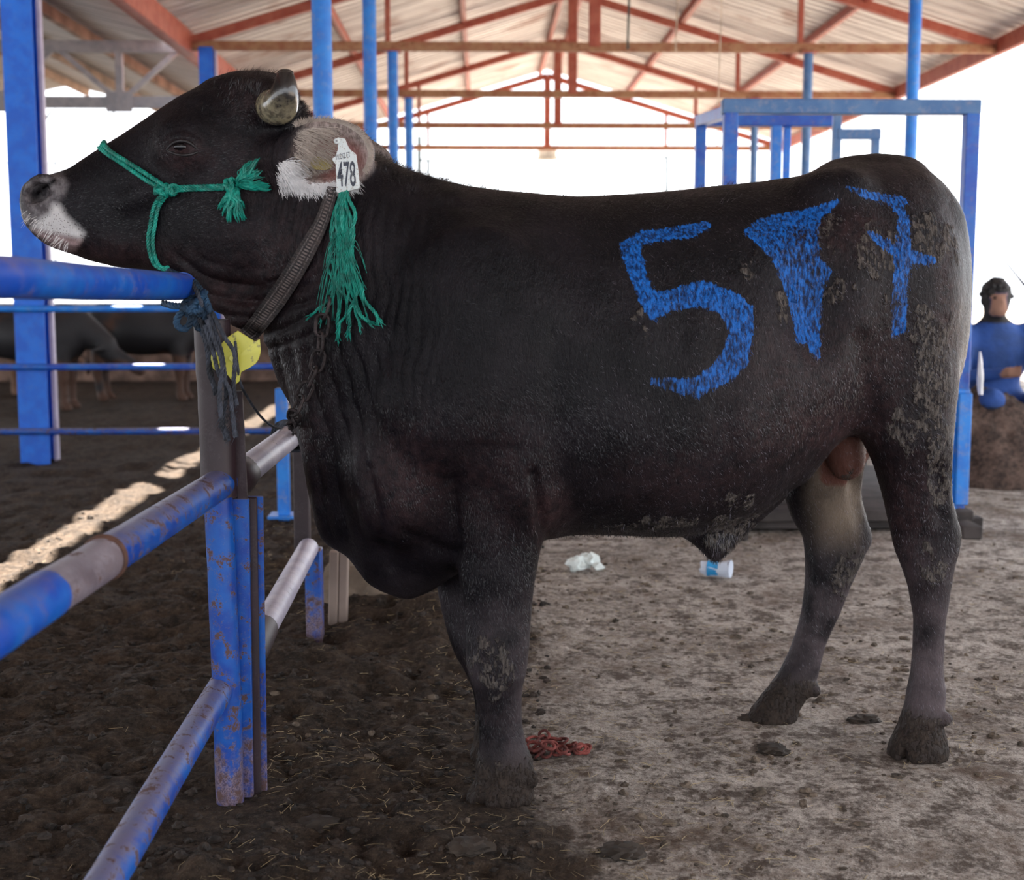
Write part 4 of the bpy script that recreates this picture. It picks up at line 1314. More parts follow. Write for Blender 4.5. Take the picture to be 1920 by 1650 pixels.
# throat rope: pair, hanging from the knot down round the jaw
jr = [(312, 362), (300, 372), (291, 392), (286, 420), (281, 450), (285, 478), (296, 496), (316, 505)]
m = MB(); twist(m, tie_on(jr, .007), .0050); m.build('jaw_rope', M['green_rope'], halter)
m = MB(); twist(m, tie_on([(x + 8, y + 2) for x, y in jr[:-1]] + [(318, 500)], .007), .0046, phase=1.5); m.build('jaw_rope', M['green_rope'], halter)

def knot(m, c, r, rope, turns=2, seed=0, rot=0):
    rnd = random.Random(seed); c = Vector(c)
    for t in range(turns):
        pts = []
        tilt = Matrix.Rotation(rot + rnd.uniform(-.6, .6), 3, 'Y') @ Matrix.Rotation(rnd.uniform(-.5, .5) + t * 1.2, 3, 'Z')
        for i in range(14):
            a = 2 * math.pi * i / 12
            q = Vector((math.cos(a) * r * .55, math.sin(a) * r * .9, math.sin(a * 2 + t) * r * .25 + math.cos(a) * r * .35 + (t - turns / 2) * r * .35))
            pts.append(c + tilt @ q)
        twist(m, pts, rope, n=60)
m = MB(); knot(m, on_bull(308, 357, .010), .017, .0048, 3, 1); m.build('knot', M['green_rope'], halter)
m = MB(); knot(m, on_bull(326, 356, .011), .014, .0048, 3, 2, 1.2); m.build('knot', M['green_rope'], halter)
m = MB(); knot(m, on_bull(437, 351, .012), .017, .0050, 3, 3, 1.4); m.build('knot', M['green_rope'], halter)

def tassel(m, start, ends, per, spread, seed, w=.0011, thick=2.6, curl=.006, towards=-.012):
    """bunches of yarn: a few thick yarns with loose filaments round them"""
    rnd = random.Random(seed)
    for e in ends:
        for k in range(per):
            s_ = Vector(start) + Vector([rnd.uniform(-.003, .003) for _ in range(3)])
            f_ = Vector(e) + Vector((rnd.uniform(-spread, spread), rnd.uniform(-spread, spread) * .6, rnd.uniform(-spread, spread)))
            pts = [s_]
            for t in (.25, .5, .75):
                pts.append(s_.lerp(f_, t) + Vector((rnd.uniform(-curl, curl), towards * math.sin(math.pi * t) + rnd.uniform(-curl, curl) * .4, rnd.uniform(-curl, curl))))
            pts.append(f_)
            P_ = smooth_path(pts, 12)
            r_ = w * (thick if k % 4 == 0 else rnd.uniform(.35, 1.0))
            m.tube(P_, [r_] * 9 + [r_ * .9, r_ * .7, r_ * .35], 5)
m = MB()
k0 = on_bull(447, 349, .012)
tassel(m, k0, [on_bull(x, y, .016) for x, y in ((470, 312), (480, 305), (492, 302), (497, 318), (488, 330))], 9, .006, 11)
tassel(m, k0, [on_bull(x, y, .016) for x, y in ((500, 336), (513, 349), (508, 354), (490, 356))], 9, .006, 12)
tassel(m, on_bull(442, 356, .012), [on_bull(x, y, .014) for x, y in ((412, 392), (424, 402), (432, 414), (448, 416), (460, 410), (456, 395))], 10, .006, 13)
m.build('frayed_end', M['green_rope'], halter)

# collar strap of woven webbing
n = NT('webbing')
uvx = n.attr('along'); uvy = n.attr('across')
wv = n.n('ShaderNodeTexWave'); wv.bands_direction = 'X'
cmb = n.n('ShaderNodeCombineXYZ'); n.l(uvx, cmb.inputs[0]); n.l(uvy, cmb.inputs[1])
n.l(cmb.outputs[0], wv.inputs['Vector']); wv.inputs['Scale'].default_value = 42
rib = n.ramp(wv.outputs[1], .25, .7)
mid = n.ramp(n.m2('ABSOLUTE', n.m2('SUBTRACT', uvy, .5)), .15, .13)
ed = n.ramp(n.m2('ABSOLUTE', n.m2('SUBTRACT', n.m2('ABSOLUTE', n.m2('SUBTRACT', uvy, .5)), .27)), .05, .03)
dirt = n.noise(n.geo(), 50, 4)
c = n.mix(n.m2('MULTIPLY', rib, n.m2('ADD', n.m2('MULTIPLY', mid, .9), .12)), (.012, .009, .010), (.17, .135, .125))
c = n.mix(n.m2('MULTIPLY', ed, n.m2('MULTIPLY', n.ramp(n.noise(n.geo(), 320, 2), .4, .6), .8)), c, (.20, .17, .16))
c = n.mix(n.m2('MULTIPLY', n.ramp(dirt, .4, .7), .5), c, (.07, .05, .045))
M['webbing'] = n.set(col=c, rough=.7, normal=n.bump(n.m2('ADD', rib, n.noise(n.geo(), 400, 2)), .6, .003))
collar = empty('collar_strap', on_bull(560, 520))
tag(collar, 'broad brown woven collar strap slung round the bull neck', 'collar')
cc = [(634, 352, 616, 350), (628, 385, 606, 376), (615, 425, 592, 412), (595, 470, 566, 455), (568, 520, 537, 502), (540, 565, 508, 545), (512, 602, 480, 585), (488, 631, 460, 612), (476, 640, 452, 620)]
nA = 60
A_ = smooth_path([Vector((c_[0], c_[1], 0)) for c_ in cc], nA); B_ = smooth_path([Vector((c_[2], c_[3], 0)) for c_ in cc], nA)
V = []; al = []; ac = []; Fc = []; NW = 10; run = 0; last = None
for i in range(nA):
    pA = on_bull(A_[i].x, A_[i].y, 0); pB = on_bull(B_[i].x, B_[i].y, 0)
    if last is not None: run += ((pA + pB) / 2 - last).length
    last = (pA + pB) / 2
    nrm = ((CAMP - last).normalized() + Vector((-.15, 0, .1))).normalized()
    for layer, oo in ((0, .0105), (1, .0065)):
        for k in range(NW + 1):
            t = k / NW
            p = pA.lerp(pB, t)
            q = on_bull(A_[i].x * (1 - t) + B_[i].x * t, A_[i].y * (1 - t) + B_[i].y * t, 0)
            if (q - p).length < .03: p = p.lerp(q, .7)
            V.append(p + nrm * (oo + .0008 * math.sin(t * math.pi))); al.append(run * 1.0); ac.append(t)
R_ = 2 * (NW + 1)
for i in range(nA - 1):
    for k in range(NW):
        a0_ = i * R_ + k
        Fc.append((a0_, a0_ + 1, a0_ + R_ + 1, a0_ + R_)); b0_ = a0_ + NW + 1
        Fc.append((b0_ + 1, b0_, b0_ + R_, b0_ + R_ + 1))
    for k in (0, NW):
        a0_ = i * R_ + k; b0_ = a0_ + NW + 1
        Fc.append((a0_, b0_, b0_ + R_, a0_ + R_))
me = bpy.data.meshes.new('strap'); o0 = collar.location
me.from_pydata([tuple(v - o0) for v in V], [], Fc); me.polygons.foreach_set('use_smooth', [True] * len(Fc)); me.update()
me.attributes.new('along', 'FLOAT', 'POINT').data.foreach_set('value', np.array(al, np.float32))
me.attributes.new('across', 'FLOAT', 'POINT').data.foreach_set('value', np.array(ac, np.float32))
link_mesh('strap', me, M['webbing'], collar)

# green yarn tassel hanging from behind the ear
tas = empty('yarn_tassel', on_bull(645, 352))
tag(tas, 'long green frayed yarn tassel hanging below the white ear tag', 'tassel')
rnd = random.Random(21)
def yarn(m, pts, r, seed, fil=7):
    rn = random.Random(seed)
    P3 = [on_bull(x, y, .012 + .006 * (i % 2)) for i, (x, y) in enumerate(pts)]
    P_ = smooth_path(P3, 30)
    P_ = [p + Vector((.0025 * math.sin(i * .9 + seed), 0, 0)) for i, p in enumerate(P_)]
    twist(m, P_, r, strands=3, turns_per_m=30, n=70, seg=5)
    e = P_[-1]; d_ = (P_[-1] - P_[-4]).normalized()
    for k in range(fil):
        f_ = e + d_ * rn.uniform(.008, .022) + Vector((rn.uniform(-.008, .008), rn.uniform(-.004, .004), rn.uniform(-.006, .006)))
        m.tube([e - d_ * .01, e.lerp(f_, .5) + Vector((rn.uniform(-.002, .002),) * 3), f_], [r * .45, r * .35, r * .08], 4)
ys_ = [[(640, 358), (634, 400), (637, 440), (628, 480), (637, 520), (620, 570), (605, 596)], [(644, 358), (650, 400), (642, 450), (652, 500), (640, 545), (640, 590), (641, 628)],
       [(650, 358), (662, 400), (668, 450), (660, 500), (668, 540), (660, 585), (655, 618)], [(652, 358), (668, 410), (664, 460), (676, 520), (690, 565), (712, 598)],
       [(647, 358), (645, 410), (658, 460), (650, 520), (668, 560), (680, 590), (700, 604)], [(643, 358), (629, 420), (620, 480), (632, 530), (618, 560), (600, 590)], [(648, 360), (655, 430), (646, 480), (662, 540), (652, 590), (646, 612)],
       [(650, 360), (640, 430), (655, 480), (640, 530), (672, 575), (676, 606)]]
for i, y_ in enumerate(ys_):
    m = MB(); yarn(m, y_, .0040 if i < 5 else .0028, i); m.build('yarn', M['green_rope'], tas)
m = MB()
for i in range(60):
    x0, x1 = rnd.uniform(638, 656), rnd.uniform(600, 700)
    yy = rnd.uniform(500, 610)
    P_ = [on_bull(x0, 360, .014), on_bull(rnd.uniform(632, 664), 430, .018), on_bull(x0 * .5 + x1 * .5, 360 + (yy - 360) * .7, .022), on_bull(x1, yy, .018)]
    m.tube(smooth_path(P_, 12), .0006, 4)
o = m.build('loose_filaments', M['green_rope'], tas); o['kind'] = 'stuff'

# chain from the collar to the middle rail
def link_(m, c, axis, nrm, L, W, r):
    """one oval link centred at c, long along axis, flat in the plane axis/nrm"""
    pts = []
    for i in range(17):
        a = 2 * math.pi * i / 16
        ex = (L / 2 - W / 2) * (1 if math.cos(a) > 0 else -1) * min(1, abs(math.cos(a)) * 2.5)
        pts.append(c + axis * (ex + W / 2 * math.cos(a)) + nrm * (W / 2 * math.sin(a)))
    m.tube(pts, r, 8, cap=False)
def chain(parent, path, L, W, r, mat, seed=0):
    Lt = sum((path[i + 1] - path[i]).length for i in range(len(path) - 1))
    pitch = L - 2.6 * r
    n = int(Lt / pitch)
    D_ = smooth_path(path, 400); cum = [0.0]
    for i in range(399): cum.append(cum[-1] + (D_[i + 1] - D_[i]).length)
    n = int(cum[-1] / pitch)
    P_ = [D_[int(np.searchsorted(cum, cum[-1] * i / n).clip(0, 399))] for i in range(n + 1)]
    rn = random.Random(seed)
    for i in range(n):
        a = P_[i]; b = P_[i + 1]
        ax = (b - a).normalized()
        view = (CAMP - a).normalized()
        flat = ax.cross(view).normalized()
        ang = (0.12 if i % 2 else 1.3) + rn.uniform(-.2, .2)
        nr = (flat * math.cos(ang) + ax.cross(flat) * math.sin(ang)).normalized()
        m = MB(); link_(m, (a + b) / 2, ax, nr, L, W, r); m.build('link', M[mat], parent)
ch = empty('neck_chain', on_bull(610, 600))
tag(ch, 'rusty dark steel chain running from the collar down to the fence rail', 'chain')
cp = [on_bull(627, 560, .018), on_bull(618, 600, .024), on_bull(606, 640, .028), on_bull(598, 680, .028), on_bull(588, 720, .028), on_bull(577, 755, .028), on_bull(568, 785, .03), at(556, 800, 3.22), at(548, 812, 3.50)]
chain(ch, cp, .047, .027, .0037, 'chain', 3)
m = MB(); rp = at(552, 812, 3.58)
dd_ = (mr_d - mr_c).normalized() if 'mr_d' in globals() else Vector((0, 1, 0))

# blue lead rope knotted to the end of the top rail, with hanging strands
lead = empty('lead_rope', at(365, 570, 2.70))
tag(lead, 'dirty blue lead rope knotted at the end of the top rail with hanging strands', 'rope')
def L3(pts, Y=2.665): return [at(p[0], p[1], Y + (p[2] if len(p) > 2 else 0)) for p in pts]
m = MB(); twist(m, [on_bull(316, 505, .008), on_bull(340, 512, .008)] + L3([(362, 528, .05), (380, 552, .02), (392, 580), (398, 605)]), .0075, turns_per_m=38); m.build('rope', M['blue_rope'], lead)
m = MB(); twist(m, L3([(352, 520, .06), (368, 545), (378, 575), (372, 605), (385, 640), (394, 690), (404, 740)]), .0050, turns_per_m=38); m.build('rope', M['dark_rope'], lead)
m = MB(); twist(m, L3([(306, 568, .06), (330, 574, .01), (355, 572), (375, 560), (385, 545)]), .0070, turns_per_m=38); m.build('rope', M['blue_rope'], lead)
m = MB(); twist(m, L3([(345, 580), (332, 598), (334, 612), (348, 616), (358, 600), (352, 582)]), .0070, turns_per_m=38, n=60); m.build('rope_loop', M['blue_rope'], lead)
m = MB(); twist(m, L3([(358, 580), (366, 600), (372, 615), (385, 612), (384, 592), (372, 575)]), .0070, turns_per_m=38, n=60); m.build('rope_loop', M['blue_rope'], lead)
m = MB()
for s_ in range(4): knot(m, at(358 + s_ * 5, 570 + s_ * 7, 2.675), .022, .0066, 2, 30 + s_, s_)
m.build('knot', M['blue_rope'], lead)
strands = ([(376, 600), (390, 650), (392, 700), (408, 735), (414, 780), (424, 825)], [(392, 590), (410, 640), (420, 690), (424, 740), (418, 790), (430, 826)], [(398, 585), (420, 630), (440, 665), (438, 720), (444, 760)],
           [(384, 610), (400, 660), (410, 700), (430, 730), (436, 780), (441, 820)], [(388, 600), (402, 640), (416, 680), (412, 730), (414, 770), (416, 800)])
for i, s_ in enumerate(strands):
    m = MB(); twist(m, L3(s_, 2.655 - .004 * i), .0046, turns_per_m=34, seg=6); m.build('hanging_strand', M['dark_rope'], lead)
m = MB(); rn = random.Random(5)
for c_ in ((424, 825), (430, 826), (441, 820), (414, 800)):
    for k in range(26):
        a = at(c_[0] + rn.uniform(-4, 4), c_[1] - rn.uniform(0, 70), 2.665); m.tube([a, a + Vector((rn.uniform(-.012, .012), rn.uniform(-.006, .006), rn.uniform(-.02, .002)))], [.0008, .0003], 4)
o = m.build('frayed_fibres', M['dark_rope'], lead); o['kind'] = 'stuff'
# thin cord looping down to the chain at the middle rail
cord = empty('thin_cord', at(480, 760, 3.0))
m = MB(); twist(m, L3([(441, 640, 0), (446, 690, .02), (452, 722, .05), (470, 755, .2), (490, 782, .4), (510, 799, .6), (528, 803, .78), (545, 800, .88)]), .0032, turns_per_m=60, seg=5); m.build('cord', M['dark_rope'], cord)
m = MB()
for k in range(4):
    c_ = at(541 + k * 3, 806 + k * 2, 3.55 - .02 * k); pts = [c_ + Vector((.044 * math.cos(a), .01 * math.sin(3 * a) + .012 * k - .02, .040 * math.sin(a) - .012)) for a in [2 * math.pi * i / 14 for i in range(15)]]
    m.tube(pts, .0045, 7, cap=False)
m.build('lashing', M['dark_rope'], cord)
tag(cord, 'thin dark cord sagging from the lead rope to the lashing on the whitish rail', 'cord')

# yellow plastic tag hanging under the jaw
n = NT('yellow_plastic'); k_ = n.noise(n.geo(), 60, 4); M['yellow'] = n.set(col=n.mix(n.ramp(k_, .60, .72), (.58, .55, .07), (.20, .18, .06)), rough=.35, sub=.0)
def plate(name, outline, th, mat, parent, Y, tilt=0.0):
    """thin plastic plate with rounded outline, points in photo pixels at depth Y"""
    P_ = [at(x, y, Y + tilt * (y - outline[0][1])) for x, y in outline]
    cx = sum((p for p in P_), Vector()) / len(P_)
    nv = Vector((0, -1, 0)); m = MB(); k = len(P_)
    ring = lambda s, o: [cx + (p - cx) * s + nv * o for p in P_]
    vs = ring(1, 0) + ring(1, th * .6) + ring(.97, th) ; vs.append(cx + nv * th); vs.append(cx)
    fs = []
    for r_ in range(2):
        for i in range(k):
            j = (i + 1) % k
            fs.append((r_ * k + i, r_ * k + j, (r_ + 1) * k + j, (r_ + 1) * k + i))
    for i in range(k):
        j = (i + 1) % k
        fs.append((2 * k + i, 2 * k + j, 3 * k)); fs.append((j, i, 3 * k + 1))
    m.add(vs, fs)
    return m.build(name, M[mat], parent, smooth=True, angle=30)
yt = empty('yellow_tag', at(445, 650, 2.80))
tag(yt, 'round yellow plastic tag hanging under the bull jaw behind the rope', 'tag')
def arc(cx, cy, r, a0, a1, n=14, sy=1): return [(cx + r * math.cos(math.radians(a0 + (a1 - a0) * i / n)), cy - r * sy * math.sin(math.radians(a0 + (a1 - a0) * i / n))) for i in range(n + 1)]
plate('disc', [(433, 628), (446, 620), (462, 630), (478, 640), (487, 636)] + arc(447, 655, 42, 10, -40, 6) + [(468, 690), (452, 698), (449, 715), (440, 722), (428, 704), (412, 698)] + arc(414, 676, 21, 260, 160, 6) + [(398, 664), (412, 648), (425, 634)], .0022, 'yellow', yt, 2.69)
b = MB(); b.tube([at(436, 672, 2.689), at(436, 672, 2.680)], .0065, 16); b.build('stud', M['yellow'], yt)

# white ear tag with its number, and the yellow tag inside the ear
n = NT('white_tag'); k_ = n.noise(n.geo(), 260, 5, .7)
M['tag_white'] = n.set(col=n.mix(n.ramp(k_, .56, .64), (.62, .66, .66), (.30, .24, .18)), rough=.4)
n = NT('tag_ink'); k_ = n.noise(n.geo(), 300, 4); M['ink'] = n.set(col=n.mix(n.ramp(k_, .60, .68), (.035, .04, .06), (.45, .44, .42)), rough=.6)
ety = on_bull(640, 265, 0).y - .022
ety = min(ety, on_bull(650, 340, 0).y - .02)
et = empty('ear_tag', at(650, 310, ety))
tag(et, 'white plastic ear tag printed 478 hanging from the near ear', 'tag')
s11 = 280 / 1650.0
def c5(l): return [(480 + x * s11, 110 + y * s11) for x, y in l]
plate('tag_body', c5([(900, 870), (985, 885), (1010, 950), (1040, 1005), (1092, 1045), (1108, 1062), (1130, 1230), (1148, 1410), (1140, 1432), (1080, 1448), (905, 1482), (888, 1468), (886, 1300), (880, 1170), (850, 1130), (842, 1105), (880, 1075), (905, 1000), (905, 940)]), .0016, 'tag_white', et, ety)
b = MB(); pn = at(480 + 895 * s11, 110 + 915 * s11, ety); b.tube([pn + Vector((0, .004, 0)), pn + Vector((0, -.004, 0)), pn + Vector((0, -.008, 0)), pn + Vector((0, -.0095, 0))], [.0050, .0062, .0058, .0040], 20); b.build('button', M['tag_white'], et)
b = MB(); b.tube([pn + Vector((0, -.0093, 0)), pn + Vector((0, -.0102, 0))], .0022, 12); b.build('button_pin', M['steel'], et)
b = MB(); b.tube([pn + Vector((.004, .02, .001)), pn + Vector((.004, -.001, .001))], .0035, 12); b.build('stem', M['tag_white'], et)
def lettering(txt, cx, cy, hpx, wpx, rot, parent, name, Y, bold=.012):
    cu = bpy.data.curves.new(name, 'FONT'); cu.body = txt; cu.align_x = 'CENTER'; cu.align_y = 'CENTER'
    cu.size = 1; cu.extrude = .0; cu.offset = bold
    tmp = bpy.data.objects.new('tmp', cu); COL.objects.link(tmp)
    dg = bpy.context.evaluated_depsgraph_get(); me = bpy.data.meshes.new_from_object(tmp.evaluated_get(dg))
    COL.objects.unlink(tmp); bpy.data.objects.remove(tmp)
    co = np.array([v.co[:] for v in me.vertices]); lo = co.min(0); hi = co.max(0)
    px2m = Y / F
    sx = wpx * px2m / (hi[0] - lo[0]); sy = hpx * px2m / (hi[1] - lo[1])
    c_ = at(cx, cy, Y); a = math.radians(rot); o0 = parent.location
    for v in me.vertices:
        x = (v.co.x - (lo[0] + hi[0]) / 2) * sx; z = (v.co.y - (lo[1] + hi[1]) / 2) * sy
        v.co = (c_.x + x * math.cos(a) - z * math.sin(a) - o0.x, Y - o0.y, c_.z + x * math.sin(a) + z * math.cos(a) - o0.z)
    me.update()
    me.materials.clear()
    return link_mesh(name, me, M['ink'], parent)
lettering('YILDIZ ET', 480 + 958 * s11, 110 + 1075 * s11, 9.5, 28, 12, et, 'small_lettering', ety - .0021, .0)
lettering('478', 480 + 998 * s11, 110 + 1275 * s11, 46, 34, 2, et, 'number', ety - .0021, .015)
yi = empty('inner_tag', on_bull(607, 305))
tag(yi, 'dull yellow tag half hidden by hair inside the near ear', 'tag')
n = NT('mustard_plastic'); M['mustard'] = n.set(col=(.30, .22, .012), rough=.4)
ii_ = on_bull(607, 305).y - .006
plate('tag_body', c5([(640, 1060), (790, 1040), (855, 1140), (835, 1210), (770, 1232), (650, 1225), (600, 1180), (605, 1100)]), .0018, 'mustard', yi, ii_)
# ------------------------------------------------------------------ near pipe fence the bull leans over
FX = -0.565
fence = empty('pipe_fence', (FX, 2.74, 0))
tag(fence, 'near pipe fence with worn blue rails and an upright the bull stands behind', 'fence')
pb = on_ground(432, 1532)
ptop = at(395, 600, 2.76)
def pipe_part(a, b, r, name, mat, wob=.002, seed=1, parent=fence, seg=24):
    m = MB(); m.pipe(a, b, r, seg=seg, wob=wob, seed=seed); return m.build(name, M[mat], parent, angle=50)
# lower length of the post is blue paint, above the middle rail it is maroon primer
PY = 2.74
pa = at(432, 1560, PY); pmid = at(410, 930, PY); pt = at(398, 600, PY)
pipe_part((pa.x, PY, -.06), pmid, .030, 'post', 'blue_worn', seed=2)
pipe_part(pmid, pt, .0375, 'post_upper', 'maroon', seed=3)
# an angle iron and a flat bar welded along the back of the post
for k, (dx, dy, w, mt) in enumerate(((.036, .030, .014, 'blue_worn'), (.050, .045, .011, 'maroon'), (.061, .06, .008, 'blue_worn'))):
    b = MB(); b.bar((pa.x + dx - .012, PY + dy, -.05), (pmid.x + dx, PY + dy, pmid.z - .01), w, .045, .002); b.build('angle_iron', M[mt], fence)
b = MB(); b.bar((pmid.x + .046, PY + .03, pmid.z - .05), (pmid.x + .040, PY + .03, pmid.z + .22), .010, .02); b.build('flat_bar', M['maroon'], fence)
# top rail, coming towards the camera and past its left
tr_a = at(345, 536, 2.72); tr_b = at(0, 519, 1.655)
d = (tr_b - tr_a)
pipe_part(tr_a, tr_a + d * 1.35, .0275, 'top_rail', 'blue', seed=5, seg=32)
tr_end = tr_a.copy()
b = MB(); b.tube([tr_a + d * .008, tr_a - d.normalized() * .003], [.0277, .0262], 32); b.build('end_cap', M['blue'], fence)
# middle rail
mr_a = at(418, 903, 2.76); mr_b = at(0, 1172, 1.60)
dm = mr_b - mr_a
pipe_part(mr_a, mr_a + dm * .66, .0325, 'middle_rail', 'blue_worn', seed=7, seg=32)
pipe_part(mr_a + dm * .66, mr_a + dm * .865, .0335, 'rail_sleeve', 'bare_pipe', seed=8, seg=32)
pipe_part(mr_a + dm * .862, mr_a + dm * 1.25, .0345, 'rail_sleeve', 'blue', seed=8, seg=32)
b = MB()
p0 = mr_a + dm * .655
b.tube([p0, p0 + dm.normalized() * .006, p0 + dm.normalized() * .014], [.034, .0375, .034], 32); b.build('weld_seam', M['rust_dark'] if 'rust_dark' in M else M['rust'], fence)
# middle rail beyond the post: scuffed whitish pipe
mr_c = at(452, 890, 2.86); mr_d = at(552, 812, 3.60)
pipe_part(mr_c, mr_d, .0325, 'middle_rail', 'white_rail', seed=9)
b = MB(); b.tube([at(414, 903, 2.765), at(436, 897, 2.80), at(448, 893, 2.86), at(460, 884, 2.92)], [.030, .040, .042, .036], 20); b.build('rail_joint', M['maroon'], fence)
# lower rail
lr_a = at(418, 1285, 2.76); lr_b = at(195, 1660, 1.88)
dl = lr_b - lr_a
pipe_part(lr_a, lr_a + dl * 1.25, .030, 'lower_rail', 'blue_worn', seed=11, seg=32)
lr_c = at(470, 1222, 2.90); lr_d = at(578, 1028, 4.02)
pipe_part(lr_c, lr_d, .032, 'lower_rail', 'white_rail', seed=12)
b = MB(); b.tube([lr_c - (lr_d - lr_c) * .06, lr_c, lr_c + (lr_d - lr_c) * .17], [.034, .040, .036], 18); b.build('rail_joint', M['maroon'], fence)

# second post of the same fence line
post2 = empty('fence_post', (at(590, 1030, 4.05).x, 4.05, 0))
tag(post2, 'short blue flat post with weathered boards behind it, left of the bull brisket', 'post')
q = at(590, 1216, 4.03); q2 = at(588, 1028, 4.05)
b = MB(); b.bar((q.x, 4.05, -.03), (q2.x, 4.05, q2.z), .066, .05, .004); b.build('post_lower', M['blue_worn'], post2)
q3 = at(566, 1035, 4.10); q4 = at(558, 560, 4.10)
b = MB(); b.bar((q3.x, 4.12, q3.z - .1), (q4.x, 4.12, q4.z), .040, .05, .004); b.build('post_upper', M['maroon'], post2)
for (u, w, hgt) in ((618, .030, 1140), (636, .040, 1120)):
    g = at(u, 1032, 4.14)
    b = MB(); b.bar((g.x, 4.16 + w, -.02), (g.x + .01, 4.16 + w, g.z - .01), w, .03, .004); b.build('weathered_board', M['board'], post2)

# ------------------------------------------------------------------ blue rails of the pen behind, and the brown trough wall
rail_y = sp.y - .12
def back_rails(label, Y, rows, x0, x1, thick, grp=None):
    t = empty('pen_fence', ((x0 + x1) / 2, Y, 0))
    for r, mt in rows:
        z = at(200, r, Y).z
        b = MB(); b.tube([(x0, Y, z), (x0 * .5 + x1 * .5, Y, z - .004), (x1, Y, z)], thick, 14); b.build('rail', M[mt], t)
    for x in (x0 + .1, x1 - .1):
        zt = at(200, rows[0][0], Y).z + .05
        b = MB(); b.tube([(x, Y + thick * 1.6, -.05), (x, Y + thick * 1.6, zt)], thick * 1.4, 14); b.build('upright', M['blue'], t)
    return tag(t, label, 'fence', grp)
back_rails('three thin blue horizontal pipe rails across the pen behind the near fence', rail_y, ((578, 'blue_sky'), (687, 'blue'), (808, 'blue_worn')), -4.6, -.9, .021)
M['trough'] = plain('brown_mud_wall', (.16, .10, .075), .9, var=.5, scale=40)
wl = empty('trough_wall', (-4.5, 15.2, 0))
tag(wl, 'low brown feed trough wall behind the background cattle', 'wall')
b = MB(); b.box((-4.9, 15.2, .42), (9.4, .22, .84), bevel=.02); b.build('wall_face', M['trough'], wl)
b = MB(); b.box((-4.9, 15.2, .87), (9.5, .30, .07), bevel=.01); b.build('coping', M['concrete'], wl)
# hanging blue upright seen in the gap before the chest
hp = empty('gate_post', (at(527, 760, 6.2).x, 6.2, 0))
tag(hp, 'bright blue upright glimpsed between the rope and the bull chest', 'post')
b = MB(); b.bar((at(529, 760, 6.2).x, 6.2, -.04), (at(527, 700, 6.2).x, 6.2, at(527, 728, 6.2).z), .055, .055, .004); b.build('upright', M['blue_sky'], hp)
b = MB(); b.box((at(529, 760, 6.2).x, 6.2, .02), (.14, .14, .014)); b.build('base_plate', M['blue_sky'], hp)
# ------------------------------------------------------------------ cattle crush behind the bull
def frame_bar(t, a, b, w=.062, mat='blue', name='bar'):
    w = w * (.93 if name == 'upright' else 1.0)
    m = MB(); m.bar(a, b, w, w, .004); return m.build(name, M[mat], t)
CY = 5.9
cr = empty('cattle_crush', (at(1590, 1000, CY).x, CY + .6, 0))
tag(cr, 'blue steel cattle crush with a tall portal frame behind the bull rump', 'crush')
xr = at(1806, 600, CY).x; xl = at(1366, 400, CY).x; zt = at(1600, 201, CY).z
frame_bar(cr, (xr, CY, .03), (xr, CY, zt + .03), .066, 'blue', 'upright')
frame_bar(cr, (xl, CY, .03), (xl, CY, zt + .03), .066, 'blue', 'upright')
frame_bar(cr, (xl - .04, CY, zt), (xr + .033, CY, zt), .064, 'slate', 'top_bar')
CY2 = 7.2
xl2 = at(1311, 400, CY2).x; xr2 = at(1452, 400, CY2).x; zt2 = at(1311, 226, CY2).z
frame_bar(cr, (xl2, CY2, .03), (xl2, CY2, zt2 + .03), .060, 'blue', 'upright')
frame_bar(cr, (xr2, CY2, .03), (xr2, CY2, zt2 + .03), .060, 'blue_sky', 'upright')
frame_bar(cr, (xr2 + .07, CY2 + .05, .03), (xr2 + .07, CY2 + .05, zt2), .040, 'blue_sky', 'upright')
frame_bar(cr, (xl2, CY2, zt2), (xr2 + .3, CY2, zt2), .060, 'blue', 'top_bar')
frame_bar(cr, (xl2, CY2, zt2), (xl, CY, zt - .02), .055, 'blue', 'side_rail')
for z in (.55, .95, 1.3):
    frame_bar(cr, (xl2, CY2, z), (xl, CY, z), .04, 'blue', 'side_rail')
# lower gate leaf beside the right upright
zl = at(1800, 735, CY).z
frame_bar(cr, (at(1786, 800, CY).x, CY - .02, .06), (at(1786, 800, CY).x, CY - .02, zl), .040, 'blue_sky', 'gate_bar')
frame_bar(cr, (at(1776, 735, CY).x, CY - .03, zl), (xr + .03, CY - .03, zl), .034, 'blue_sky', 'gate_bar')
frame_bar(cr, (xr, CY - .045, .12), (xr, CY - .045, zl), .060, 'blue_sky', 'gate_bar')
b = MB(); b.box((at(1796, 800, CY).x, CY + .02, zl / 2 + .05), (.05, .01, zl - .15)); b.build('gate_sheet', M['navy'], cr)
frame_bar(cr, (xr - .1, CY, at(1800, 420, CY).z), (xr, CY, at(1800, 420, CY).z), .035, 'blue_sky', 'latch_bar')
b = MB(); b.box((at(1772, 650, CY + .3).x, CY + .3, at(1772, 680, CY + .3).z), (.22, .012, .55)); b.build('side_sheet', M['pale_sheet'], cr)
